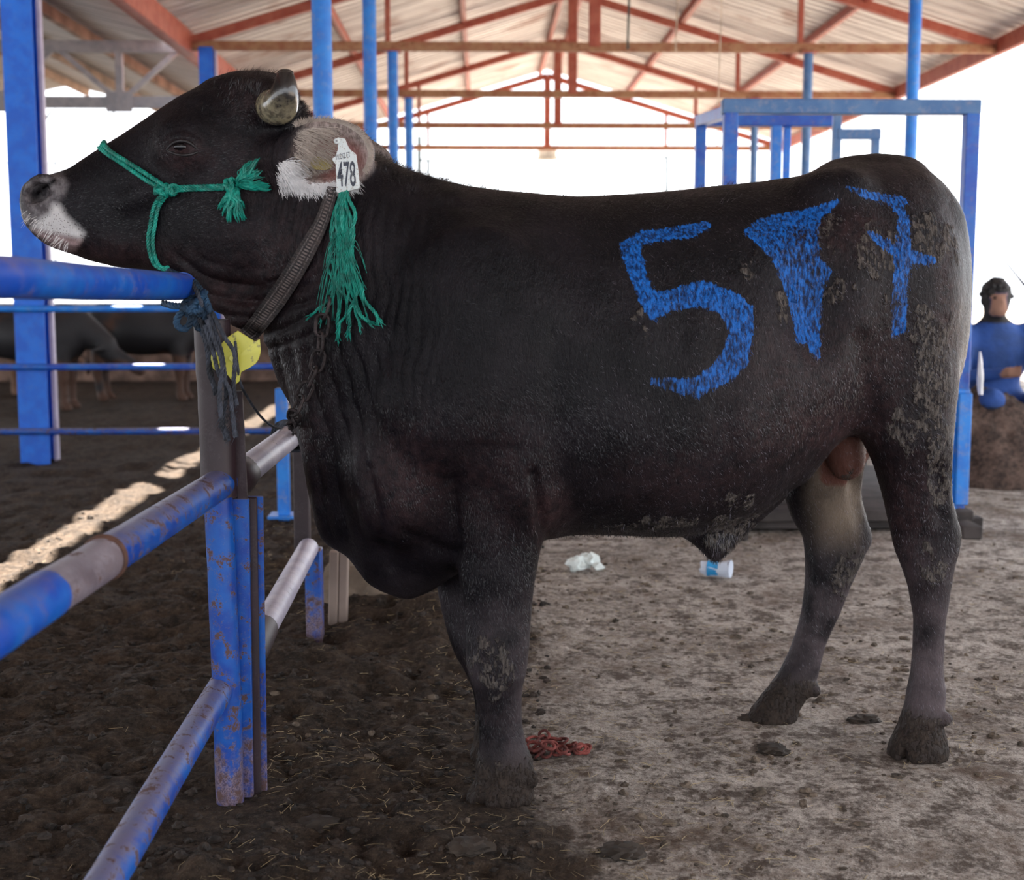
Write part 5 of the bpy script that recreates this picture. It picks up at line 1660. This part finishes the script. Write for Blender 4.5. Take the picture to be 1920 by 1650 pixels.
# platform and skid
b = MB(); b.box(((xl + xr) / 2, CY + .65, .075), (xr - xl + .1, 1.5, .05), bevel=.006); b.build('platform', M['dark_wood'], cr)
for x in (xl + .02, xr - .02):
    b = MB(); b.box((x, CY + .6, .03), (.09, 1.75, .06), bevel=.006); b.build('skid', M['dark_wood'], cr)
b = MB(); b.box(((xl + xr) / 2, CY - .02, .035), (xr - xl + .22, .07, .05), bevel=.004); b.build('front_sill', M['dark_wood'], cr)
b = MB(); b.box((xl - .02, CY + .7, .42), (.014, 1.25, .62)); b.build('side_sheet', M['navy'], cr)
b = MB(); b.box((.5 * (xl + xr), CY + 1.42, .40), (xr - xl, .014, .60)); b.build('end_sheet', M['navy'], cr)
for k in range(5):
    b = MB(); b.bar((xl + .05 + k * .08, CY + .1 + .2 * k, .11), (xr - .6 + k * .08, CY + .15 + .2 * k, .11), .05, .03); b.build('floor_batten', M['dark_wood'], cr)

# a second, slate-coloured frame beyond it
fr2 = empty('loading_frame', (at(1605, 600, 9.0).x, 9.0, 0))
tag(fr2, 'slate grey square frame standing beyond the crush, seen over the rump', 'frame')
Y2 = 9.0
x1 = at(1567, 300, Y2).x; x2 = at(1640, 300, Y2).x; z1 = at(1600, 252, Y2).z
frame_bar(fr2, (x1, Y2, .02), (x1, Y2, at(1567, 213, Y2).z), .062, 'slate', 'upright')
frame_bar(fr2, (x2, Y2, .02), (x2, Y2, z1 + .04), .058, 'slate', 'upright')
frame_bar(fr2, (x1, Y2, z1), (x2 + .03, Y2, z1), .07, 'slate', 'top_bar')
frame_bar(fr2, (x1, Y2, .5), (x2, Y2, .5), .05, 'slate', 'middle_bar')

# white rag tied to the crush upright
rg = MB()
pr = at(1836, 700, CY - .06)
vs = []; fs = []
for i in range(9):
    for j in range(7):
        t = i / 8; a = 2 * math.pi * j / 7
        r = .006 + .014 * math.sin(min(1, t * 1.05) * math.pi * .8) ** 1.2
        vs.append((pr.x + .01 * t + r * .7 * math.cos(a) * (1 + .2 * math.sin(3 * a + i)), pr.y + r * math.sin(a), at(1836, 658, CY).z - t * (at(1836, 658, CY).z - at(1838, 738, CY).z)))
for i in range(8):
    for j in range(7):
        k = (j + 1) % 7
        fs.append((i * 7 + j, i * 7 + k, i * 7 + 7 + k, i * 7 + 7 + j))
fs.append(tuple(range(6, -1, -1))); fs.append(tuple(range(56, 63)))
rg.add(vs, fs)
tag(rg.build('rag', M['white_cloth']), 'white rag hanging on the right upright of the cattle crush', 'rag')

# ------------------------------------------------------------------ simple organic figures: an SDF per figure
class Org:
    def __init__(s, lo, hi, h):
        s.lo, s.h = lo, h
        s.g = [np.arange(lo[i], hi[i], h) for i in range(3)]
        s.f = np.full([len(g) for g in s.g], .3, np.float32)
        s.X, s.Y, s.Z = s.g[0][:, None, None], s.g[1][None, :, None], s.g[2][None, None, :]
    def cap(s, p, q, r0, r1, k=.03):
        d = [q[i] - p[i] for i in range(3)]; L2 = sum(x * x for x in d) + 1e-9
        t = np.clip(((s.X - p[0]) * d[0] + (s.Y - p[1]) * d[1] + (s.Z - p[2]) * d[2]) / L2, 0, 1)
        f = np.sqrt((s.X - p[0] - t * d[0]) ** 2 + (s.Y - p[1] - t * d[1]) ** 2 + (s.Z - p[2] - t * d[2]) ** 2) - (r0 + (r1 - r0) * t)
        s.f = smin(s.f, f.astype(np.float32), k); return s
    def ell(s, c, r, k=.03, sub=False):
        a, b, d = (s.X - c[0]) / r[0], (s.Y - c[1]) / r[1], (s.Z - c[2]) / r[2]
        k0 = np.sqrt(a * a + b * b + d * d)
        k1 = np.sqrt((a / r[0]) ** 2 + (b / r[1]) ** 2 + (d / r[2]) ** 2) + 1e-9
        f = (k0 * (k0 - 1) / k1).astype(np.float32)
        s.f = -smin(-s.f, f, k) if sub else smin(s.f, f, k); return s
    def mesh(s, name, it=2):
        V, Q = surface_nets(s.f, s.lo, s.h)
        V = relax(V, Q, it, .5)
        return V, Q

def cow(Y, x0, zback, length, face, seed, label, mats, headdown=True):
    """a young ox seen from the side in the pen; x0 is the rump, face +1 right or -1 left"""
    s = face; H = zback
    o = Org((-1.0 * length - .5, -.42, -.02), (1.0 * length + .5, .42, H + .25), .020)
    L = length / 2
    o.ell((0, 0, H * .70), (L * .95, .25 * H / .9, H * .24), .05)
    o.ell((-s * L * .78, 0, H * .74), (L * .42, .21, H * .23), .06)
    o.ell((s * L * .70, 0, H * .70), (L * .42, .20, H * .26), .06)
    o.cap((-s * L * .9, 0, H * .93), (s * L * .8, 0, H * .94), .05, .06, .06)
    o.cap((s * L * .95, 0, H * .80), (s * L * 1.45, 0, H * (.62 if headdown else .95)), .16 * H, .11 * H, .06)
    hx, hz = s * L * 1.5, H * (.55 if headdown else .95)
    o.cap((hx, 0, hz), (hx + s * .22, 0, hz - H * .14), .095 * H, .06 * H, .03)
    o.ell((hx + s * .27, 0, hz - H * .18), (.06, .06, .05), .02)
    for sy in (-1, 1):
        o.cap((hx - s * .02, sy * .07, hz + .04), (hx - s * .08, sy * .19, hz + .02), .03, .018, .02)
        for (lx, fr) in ((L * .72 * s, 1), (-L * .86 * s, 0)):
            o.cap((lx, sy * .12, H * .55), (lx + (.0 if fr else -.03 * s), sy * .12, H * .30), .085 * H, .055 * H, .04)
            o.cap((lx + (.0 if fr else -.03 * s), sy * .12, H * .30), (lx, sy * .12, .05), .048 * H, .036 * H, .02)
            o.cap((lx, sy * .12, .05), (lx + s * .03, sy * .12, .01), .045 * H, .055 * H, .015)
    o.cap((-s * L * 1.12, 0, H * .86), (-s * L * 1.17, 0, H * .38), .022, .016, .02)
    o.ell((-s * L * 1.17, 0, H * .33), (.03, .03, .08), .02)
    o.f = np.maximum(o.f, (-.002 - o.Z).astype(np.float32) + 0 * o.f)
    V, Q = o.mesh('ox')
    me = mesh_np('ox', V, Q)
    ob = link_mesh('cow', me, M[mats])
    ob.location = (x0, Y, gz_at(x0, Y))
    return tag(ob, label, 'cow', 'cattle in the pen behind the rails')
def coat(name, dark, brown, thr=.5):
    n = NT(name); v = n.coord('Object'); a = n.noise(v, 2.6, 3, .5); sp = n.n('ShaderNodeSeparateXYZ'); n.l(v, sp.inputs[0])
    low = n.ramp(sp.outputs[2], .62, .30)
    return n.set(col=n.mix(n.m2('MULTIPLY', n.ramp(n.m2('ADD', a, n.m2('MULTIPLY', low, .25)), thr, thr + .14), .9), dark, brown), rough=.65, normal=n.bump(n.noise(v, 60, 3), .3, .006))
M['ox_black'] = coat('black_brown_coat', (.010, .009, .011), (.07, .028, .013), .56)
M['ox_brown'] = coat('brown_coat', (.05, .035, .028), (.16, .08, .045), .40)
YB = 12.6
cow(YB, X_at(265, YB), .93, .95, 1, 1, 'black ox with brown legs in the pen between column and near post', 'ox_black')
cow(YB - .9, X_at(40, YB - .9), .93, .95, 1, 2, 'black ox partly behind the wide blue column at the left', 'ox_black')
cow(YB + .9, X_at(-40, YB + .9), .90, .9, 1, 3, 'brown ox cut off by the left edge of the picture', 'ox_brown')

# ------------------------------------------------------------------ person squatting behind the manure heap at the right
PYY = 7.7
pp = on_ground(1880, 905)
pc = at(1866, 560, PYY)
pz = 0.0
person = empty('person', (pc.x + .05, PYY, 0))
tag(person, 'person in dark blue work clothes squatting behind the manure heap holding a stick', 'person')
o = Org((pc.x - .5, PYY - .6, -.02), (pc.x + .75, PYY + .55, pc.z + .22), .016)
hx, hz = pc.x, pc.z
o.ell((hx, PYY - .02, hz), (.078, .095, .112), .0)
o.ell((hx - .01, PYY - .085, hz - .06), (.052, .05, .05), .03)
o.ell((hx - .01, PYY - .118, hz - .02), (.014, .022, .022), .012)
for sx in (-1, 1):
    o.ell((hx + sx * .08, PYY - .005, hz - .01), (.014, .022, .030), .01)
o.cap((hx, PYY + .01, hz - .08), (hx + .02, PYY + .03, hz - .17), .055, .065, .03)
o.ell((hx + .02, PYY + .04, hz - .33), (.21, .135, .22), .05)
o.ell((hx + .04, PYY + .08, hz - .60), (.185, .16, .15), .06)
for sx in (-1, 1):
    sh = (hx + .02 + sx * .19, PYY + .02, hz - .20)
    el = (hx + .03 + sx * .27, PYY - .16, hz - .46)
    if sx < 0: wr = (hx - .10, PYY - .36, hz - .42)
    else: wr = (hx + .26, PYY - .34, hz - .22)
    o.cap(sh, el, .066, .052, .04); o.cap(el, wr, .050, .034, .02)
    kn = (hx + .04 + sx * .17, PYY - .34, hz - .58); hp_ = (hx + .04 + sx * .11, PYY + .08, hz - .68); an = (hx + .05 + sx * .15, PYY - .12, .09)
    o.cap(hp_, kn, .10, .075, .05); o.cap(kn, an, .068, .045, .03); o.cap(an, (an[0], an[1] - .17, .035), .045, .035, .03)
    # palm, thumb and four fingers
    pd_ = Vector((wr[0] - el[0], wr[1] - el[1], wr[2] - el[2])).normalized()
    w_ = Vector(wr); pm_ = w_ + pd_ * .07
    o.cap(w_, pm_, .030, .034, .015)
    for f_ in range(4):
        o.cap(pm_ + Vector((0, 0, .026 - .017 * f_)), pm_ + pd_ * (.055 - .006 * abs(f_ - 1)) + Vector((sx * -.015, -.01, .026 - .018 * f_)), .0125, .010, .004)
    o.cap(pm_ - pd_ * .03, pm_ + Vector((-sx * .03, -.03, .03)), .014, .011, .006)
V, Q = o.mesh('person')
me = mesh_np('body', V - np.array(person.location), Q)
dz = V[:, 2]; isskin = (((dz > hz - .10) & (dz < hz + .035) & (V[:, 1] < PYY - .06) & (np.abs(V[:, 0] - hx + .015) < .045)) | ((V[:, 1] < PYY - .40) & (dz > hz - .52))).astype(np.float32)
hairm = ((dz > hz - .14) & (isskin < .5)) | ((dz > hz + .015) & (V[:, 1] > PYY - .085)) | (dz > hz + .065) | ((V[:, 1] > PYY + .02) & (dz > hz - .08))
me.attributes.new('skin', 'FLOAT', 'POINT').data.foreach_set('value', isskin)
me.attributes.new('hairy', 'FLOAT', 'POINT').data.foreach_set('value', hairm.astype(np.float32))
pants = (dz < hz - .60).astype(np.float32); me.attributes.new('pants', 'FLOAT', 'POINT').data.foreach_set('value', pants)
n = NT('person_clothes'); v = n.geo()
cl = n.mix(n.ramp(n.noise(v, 6, 4, .6), .35, .65), (.012, .045, .17), (.020, .075, .30))
cl = n.mix(n.attr('pants'), cl, (.010, .016, .040))
cl = n.mix(n.attr('skin'), cl, (.30, .16, .11))
cl = n.mix(n.attr('hairy'), cl, (.012, .010, .010))
M['person'] = n.set(col=cl, rough=.8, normal=n.bump(n.noise(v, 24, 3, .6, .8), .6, .012))
link_mesh('body', me, M['person'], person)
b = MB()
rr_ = random.Random(3)
for i in range(160):
    a = rr_.uniform(0, 2 * math.pi); e = rr_.uniform(.1, 1.4)
    c_ = Vector((hx + .08 * math.cos(a) * math.cos(e), PYY - .01 + .095 * math.sin(a) * math.cos(e), hz + .112 * math.sin(e)))
    if c_.y < PYY - .08 and c_.z < hz + .05: continue
    b.ico(c_, rr_.uniform(.012, .022), 1, jit=.2, rnd=rr_)
o_ = b.build('hair', M['black_hair'], person); o_['kind'] = 'stuff'
for sx in (-1, 1):
    b = MB(); b.ico((hx - .01 + sx * .030, PYY - .098, hz + .005), .010, 2); b.build('eye', M['eye'], person)
b = MB(); b.ico((hx - .01, PYY - .122, hz - .062), .012, 2, (2.0, .6, .5)); b.build('mouth', M['lip'], person)
st = MB(); s0 = at(1870, 472, PYY - .38); s1 = at(1932, 548, PYY - .40)
st.tube([s0, s0.lerp(s1, .6), s1, s1 + (s1 - s0) * .35], [.004, .006, .011, .013], 10)
tag(st.build('stick', M['stick']), 'thin dark stick held up by the person at the right edge', 'stick')

# ------------------------------------------------------------------ manure heap at the right edge
def heap(cx, cy, rx, ry, h, seed, label, name='manure_heap', mat='heap', cat='heap'):
    N1, N2 = 90, 46
    u, w = np.meshgrid(np.linspace(0, 2 * np.pi, N1, endpoint=False), np.linspace(0, 1, N2), indexing='ij')
    r = w
    P_ = np.stack([cx + rx * r * np.cos(u), cy + ry * r * np.sin(u), 0 * u], 2).reshape(-1, 3)
    hh_ = h * np.power(np.clip(1 - r.ravel() ** 2.4, 0, 1), .8)
    P_[:, 2] = hh_ * (1 + .25 * fbm(P_ + seed, .5, 3, seed)) + .05 * fbm(P_, .13, 4, seed + 1) * (hh_ > 0) + .02 * fbm(P_, .04, 2, seed + 2) - .03
    i, j = np.meshgrid(np.arange(N1), np.arange(N2 - 1), indexing='ij'); i2 = (i + 1) % N1
    Q = np.stack([i * N2 + j, i * N2 + j + 1, i2 * N2 + j + 1, i2 * N2 + j], 2).reshape(-1, 4)
    me = mesh_np(name, P_, Q)
    return tag(link_mesh(name, me, M[mat]), label, cat)
n = NT('manure'); v = n.geo(); a = n.noise(v, 6, 6, .7); b_ = n.noise(v, 50, 5, .7)
M['heap'] = n.set(col=n.mix(n.ramp(n.m2('ADD', n.m2('MULTIPLY', a, .6), n.m2('MULTIPLY', b_, .4)), .4, .62), (.035, .022, .018), (.17, .11, .085)), rough=.95, normal=n.bump(b_, .9, .02))
hpnt = on_ground(1880, 915)
heap(hpnt.x + .12, hpnt.y + .35, .50, .42, .52, 5, 'rounded brown manure heap at the right edge of the yard')
# dry mud bank with cracked blocks under the brisket
bq = at(680, 1140, 4.45)
blk = MB(); rr_ = random.Random(12)
for (u, w_, sx, sz) in ((668, 1098, .16, .10), (700, 1116, .10, .07), (742, 1130, .13, .06), (640, 1080, .07, .10)):
    q = at(u, w_, 4.45); b = MB(); b.ico((q.x, 4.47 + rr_.uniform(-.05, .05), max(q.z - .03, .03)), sx, 3, (1, .8, sz / sx), jit=.07, rnd=rr_)
    tag(b.build('mud_block', M['dry_mud']), {668: 'large pale dried mud block under the bull brisket', 700: 'small dried mud block right of the large one', 742: 'flat dried mud block nearest the bull front leg', 640: 'upright dried mud block beside the weathered boards'}[u], 'mud block', 'dried mud blocks under the brisket')

# ------------------------------------------------------------------ small things on the ground
def crumple(px_, py_, rx, rz, mat, label, name, cat, seed):
    q = on_ground(px_, py_); rn = random.Random(seed); m = MB()
    z0 = gz_at(q.x, q.y)
    for k in range(7):
        m.ico((q.x + rn.uniform(-rx, rx) * .7, q.y + rn.uniform(-rx, rx) * .4, z0 + rz * rn.uniform(.3, .9)), rx * rn.uniform(.28, .5), 2, (1, .7, rn.uniform(.4, .9)), jit=.38, rnd=rn)
    return tag(m.build(name, M[mat], smooth=False), label, cat)
n = NT('white_plastic'); M['wplastic'] = n.set(col=(.72, .78, .76), rough=.35)
crumple(1102, 1072, .075, .055, 'wplastic', 'crumpled white plastic bag on the ground under the belly', 'plastic_bag', 'bag', 3)
# crushed clear bottle with a blue label
q = on_ground(1342, 1082); z0 = gz_at(q.x, q.y) + .035
bt = empty('plastic_cup', (q.x, q.y, z0)); tag(bt, 'crushed clear plastic cup with a blue print lying below the sheath', 'cup')
P_ = [Vector((q.x - .055, q.y + .02, z0 + .004)), Vector((q.x - .03, q.y + .01, z0)), Vector((q.x + .01, q.y - .005, z0)), Vector((q.x + .05, q.y - .02, z0 + .004))]
m = MB(); m.tube(P_, [.020, .029, .027, .032], 18); 
rn = random.Random(2); m.v = [tuple(c + rn.uniform(-.004, .004) for c in v_) for v_ in m.v]
m.build('cup_wall', M['clear_plastic'], bt, angle=20)
m = MB(); m.tube([q_ + Vector((0, -.001, 0)) for q_ in P_[1:3]], [.0305, .0285], 18, cap=False); m.build('print_band', M['label_blue'], bt)
m = MB(); m.tube([P_[3], P_[3] + Vector((.004, -.002, 0))], [.034, .034], 18); m.build('rim', M['clear_plastic'], bt)
# dark stone / dung piece between the hind feet, plus others
for (u, w_, r, lab) in ((1448, 1408, .030, 'small dark dung lump between the hind hooves'), (1405, 1350, .022, 'tiny dark dung lump beside the far hind hoof'), (1620, 1350, .03, 'dark dung lump between the two hind legs'),
                        (1165, 1600, .035, 'dark dung lump near the bottom edge right of centre'), (880, 1600, .035, 'dark dung lump at the bottom edge left of centre'), (600, 1540, .035, 'flat dung lump right of the fence post foot')):
    q = on_ground(u, w_); rn = random.Random(u); m = MB()
    m.ico((q.x, q.y, gz_at(q.x, q.y) + r * .12), r, 3, (1.3, 1.0, .42), jit=.24, rnd=rn)
    tag(m.build('dung_lump', M['dung'], angle=25), lab, 'dung', 'dung lumps on the yard')

# rusty chain pile beside the front foot
rc = empty('chain_pile', on_ground(1035, 1412)); tag(rc, 'small heap of rusty red chain beside the bull front hoof', 'chain')
base = on_ground(1035, 1412); rn = random.Random(4)
for k in range(26):
    if k < 16: off = Vector((rn.uniform(-.05, .03), rn.uniform(-.05, .04), 0)); zz = .012 + .010 * (k % 3)
    else: off = Vector((.02 + (k - 16) * .0065 + .0, .01 * math.sin(k), 0)); zz = .012
    c_ = base + off; c_.z = gz_at(c_.x, c_.y) + zz
    a = rn.uniform(0, math.pi); ax = Vector((math.cos(a), math.sin(a), rn.uniform(-.4, .4))).normalized(); nr = ax.cross(Vector((rn.uniform(-1, 1), rn.uniform(-1, 1), 1))).normalized()
    m = MB(); link_(m, c_, ax, nr, .034, .022, .0036); m.build('link', M['chain_rust'], rc)

# straw and clods: nobody could count them
def straw(name, count, region, lenr, w, mat, seed, label=None):
    r_ = np.random.default_rng(seed)
    X, Y, keep = region(r_, count)
    X, Y = X[keep], Y[keep]; k = len(X)
    a = r_.uniform(0, math.pi, k); L = r_.uniform(*lenr, k); t = r_.normal(0, .12, k)
    P0 = np.stack([X, Y, 0 * X], 1)
    Z = ground_h(P0) + .004 + r_.uniform(0, .006, k)
    dx = np.stack([np.cos(a), np.sin(a), t], 1) * (L / 2)[:, None]
    bend = np.stack([-np.sin(a), np.cos(a), 0 * a], 1) * (r_.normal(0, .12, k) * L)[:, None]
    sd = np.stack([-np.sin(a), np.cos(a), 0 * a], 1) * (w * r_.uniform(.5, 1.2, k))[:, None] / 2
    up = np.array([0, 0, w * .35])
    c = P0.copy(); c[:, 2] = Z
    rings = []
    for p in (c - dx, c + bend, c + dx):
        rings += [p - sd, p + up, p + sd]
    V = np.stack(rings, 1).reshape(-1, 3); i0 = np.arange(k) * 9
    Q = np.concatenate([np.stack([i0 + r * 3 + s_, i0 + r * 3 + s_ + 1, i0 + r * 3 + s_ + 4, i0 + r * 3 + s_ + 3], 1) for r in (0, 1) for s_ in (0, 1)])
    me = mesh_np(name, V, Q)
    o = link_mesh(name, me, M[mat]); o['kind'] = 'stuff'
    if label: o['label'] = label; o['category'] = 'straw'
    return o
def reg_right(r_, n):
    Y = 1.9 + (r_.random(n) ** 1.3) * 6.0; X = r_.uniform(-.45, 1, n) * Y * .42 + .05
    return X, Y, (vnoise(np.stack([X, Y, 0 * X], 1), .5, 55) + r_.normal(0, .35, n)) > .0
def reg_left(r_, n):
    Y = 1.8 + (r_.random(n) ** 1.2) * 3.5; X = r_.uniform(-1, .35, n) * Y * .40
    return X, Y, (vnoise(np.stack([X, Y, 0 * X], 1), .3, 56) + r_.normal(0, .3, n) + .35 * (X > -.55) + .25 * (Y < 2.4) - .5 * (X < -.62)) > .28
straw('straw_litter', 5200, reg_right, (.006, .036), .0017, 'straw', 1, 'scattered straw stems over the pale trampled yard')
straw('straw_litter', 3800, reg_left, (.006, .042), .0014, 'straw_pale', 2, 'scattered straw stems over the dark churned mud')
def clods(count, region, rr, mat, seed, label):
    import bmesh
    r_ = np.random.default_rng(seed)
    X, Y, keep = region(r_, count); X, Y = X[keep], Y[keep]; k = len(X)
    bm = bmesh.new(); bmesh.ops.create_icosphere(bm, subdivisions=1 + (rr[1] < .014), radius=1)
    S = np.array([v_.co[:] for v_ in bm.verts]); Fc = np.array([[v_.index for v_ in f.verts] for f in bm.faces]); bm.free()
    Z = ground_h(np.stack([X, Y, 0 * X], 1)); R = rr[0] + (rr[1] - rr[0]) * r_.random(k) ** 3
    V = S[None] * (R[:, None, None] * r_.uniform(.6, 1.3, (k, 1, 3)) * np.array([1.2, 1, .75])) * (1 + .28 * r_.normal(0, 1, (k, len(S), 1)).clip(-1, 1))
    V += np.stack([X, Y, Z + R * .25], 1)[:, None]
    Q = (Fc[None] + (np.arange(k) * len(S))[:, None, None]).reshape(-1, 3)
    me = mesh_np('mud_clods', V.reshape(-1, 3), Q); me.polygons.foreach_set('use_smooth', np.zeros(len(Q), bool))
    o = link_mesh('mud_clods', me, M[mat]); o['kind'] = 'stuff'; o['label'] = label; o['category'] = 'mud'; return o
clods(5200, lambda r_, n: (lambda Y: (r_.uniform(-1, .12, n) * Y * .42, Y, (vnoise(np.stack([r_.random(n) * 0, Y, 0 * Y], 1), .3, 57) > -2)))(1.8 + (r_.random(n) ** 1.4) * 4.5), (.002, .011), 'mud_clod', 5, 'small wet mud clods of the churned pen floor')
clods(2200, reg_right, (.003, .012), 'dry_crumb', 6, 'small dry dung crumbs on the trampled yard')

# ------------------------------------------------------------------ far things
far = empty('pipe_gantry', (at(1020, 297, 24).x, 24, 0)); tag(far, 'thin pipe frame with a small box lamp hanging, beyond the open gable', 'gantry')
YF = 24.0
def fb(a, b, r, nm='pipe', mt='dark_pipe'):
    m = MB(); m.tube([at(*a, YF), at(*b, YF)], r, 8); m.build(nm, M[mt], far)
fb((786, 300), (1252, 294), .022); fb((1250, 292), (1250, 520), .028); fb((786, 255), (786, 520), .04); fb((803, 300), (803, 520), .03)
lb = at(1026, 288, YF); m = MB(); m.box(lb, (.34, .16, .24), bevel=.02); m.build('lamp_box', M['lamp_box'], far)
m = MB(); m.tube([at(1026, 277, YF), at(1023, 200, 22.4)], .018, 8); m.build('hanger', M['dark_pipe'], far)
# pendant wires and hooks from the roof
for (u, yb, Y, r, lab) in ((1346, 258, 9.0, .004, 'pale string hanging from the roof left of the crush'), (1178, 86, 10.5, .010, 'dark hooked wire hanging from the roof near the king posts'), (1268, 92, 11.0, .007, 'tan wire hanging from the roof right of the king posts')):
    m = MB(); a = at(u, yb, Y); top = Vector((a.x, Y, APEX_Z - abs(a.x - RIDGE_X) * dzr + .05))
    m.tube(smooth_path([top, top.lerp(a, .5) + Vector((.01, 0, 0)), a + Vector((-.004, 0, .04)), a], 14), r, 6)
    tag(m.build('hanging_wire', M['string'] if u != 1178 else M['dark_pipe']), lab, 'wire')
# background pale yard wall at the far left and thin uprights under the girder
yw = empty('yard_wall', (-9.5, 21, 0)); tag(yw, 'far tan and white yard wall at the left edge behind the column', 'wall')
m = MB(); z_a = at(10, 408, 21).z; z_b = at(10, 378, 21).z
m.box((-10.0, 21, (z_a + z_b) / 2), (4.6, .2, z_b - z_a), bevel=.02); m.build('tan_band', M['trough'] if False else M['tan'], yw)
m = MB(); m.box((-10.0, 21.02, z_a / 2), (4.6, .2, z_a), bevel=.02); m.build('wall_face', M['white_wall'], yw)
wf = empty('wire_fence', (-6, 17.5, 0)); tag(wf, 'thin wire fence uprights in the bright gap under the lattice girder', 'fence')
for (u, y0_, y1_) in ((213, 205, 520), (103, 205, 520), (283, 210, 520)):
    m = MB(); m.tube([at(u, y0_, 17.5), at(u + 1, y1_, 17.5)], .014, 8); m.build('upright', M['dark_pipe'], wf)
m = MB(); m.tube([at(-20, 306, 17.5), at(330, 307, 17.5)], .008, 6); m.build('wire', M['dark_pipe'], wf)
m = MB(); m.tube([at(96, 208, 17.5), at(72, 246, 17.5)], .016, 6); m.build('brace', M['dark_pipe'], wf)
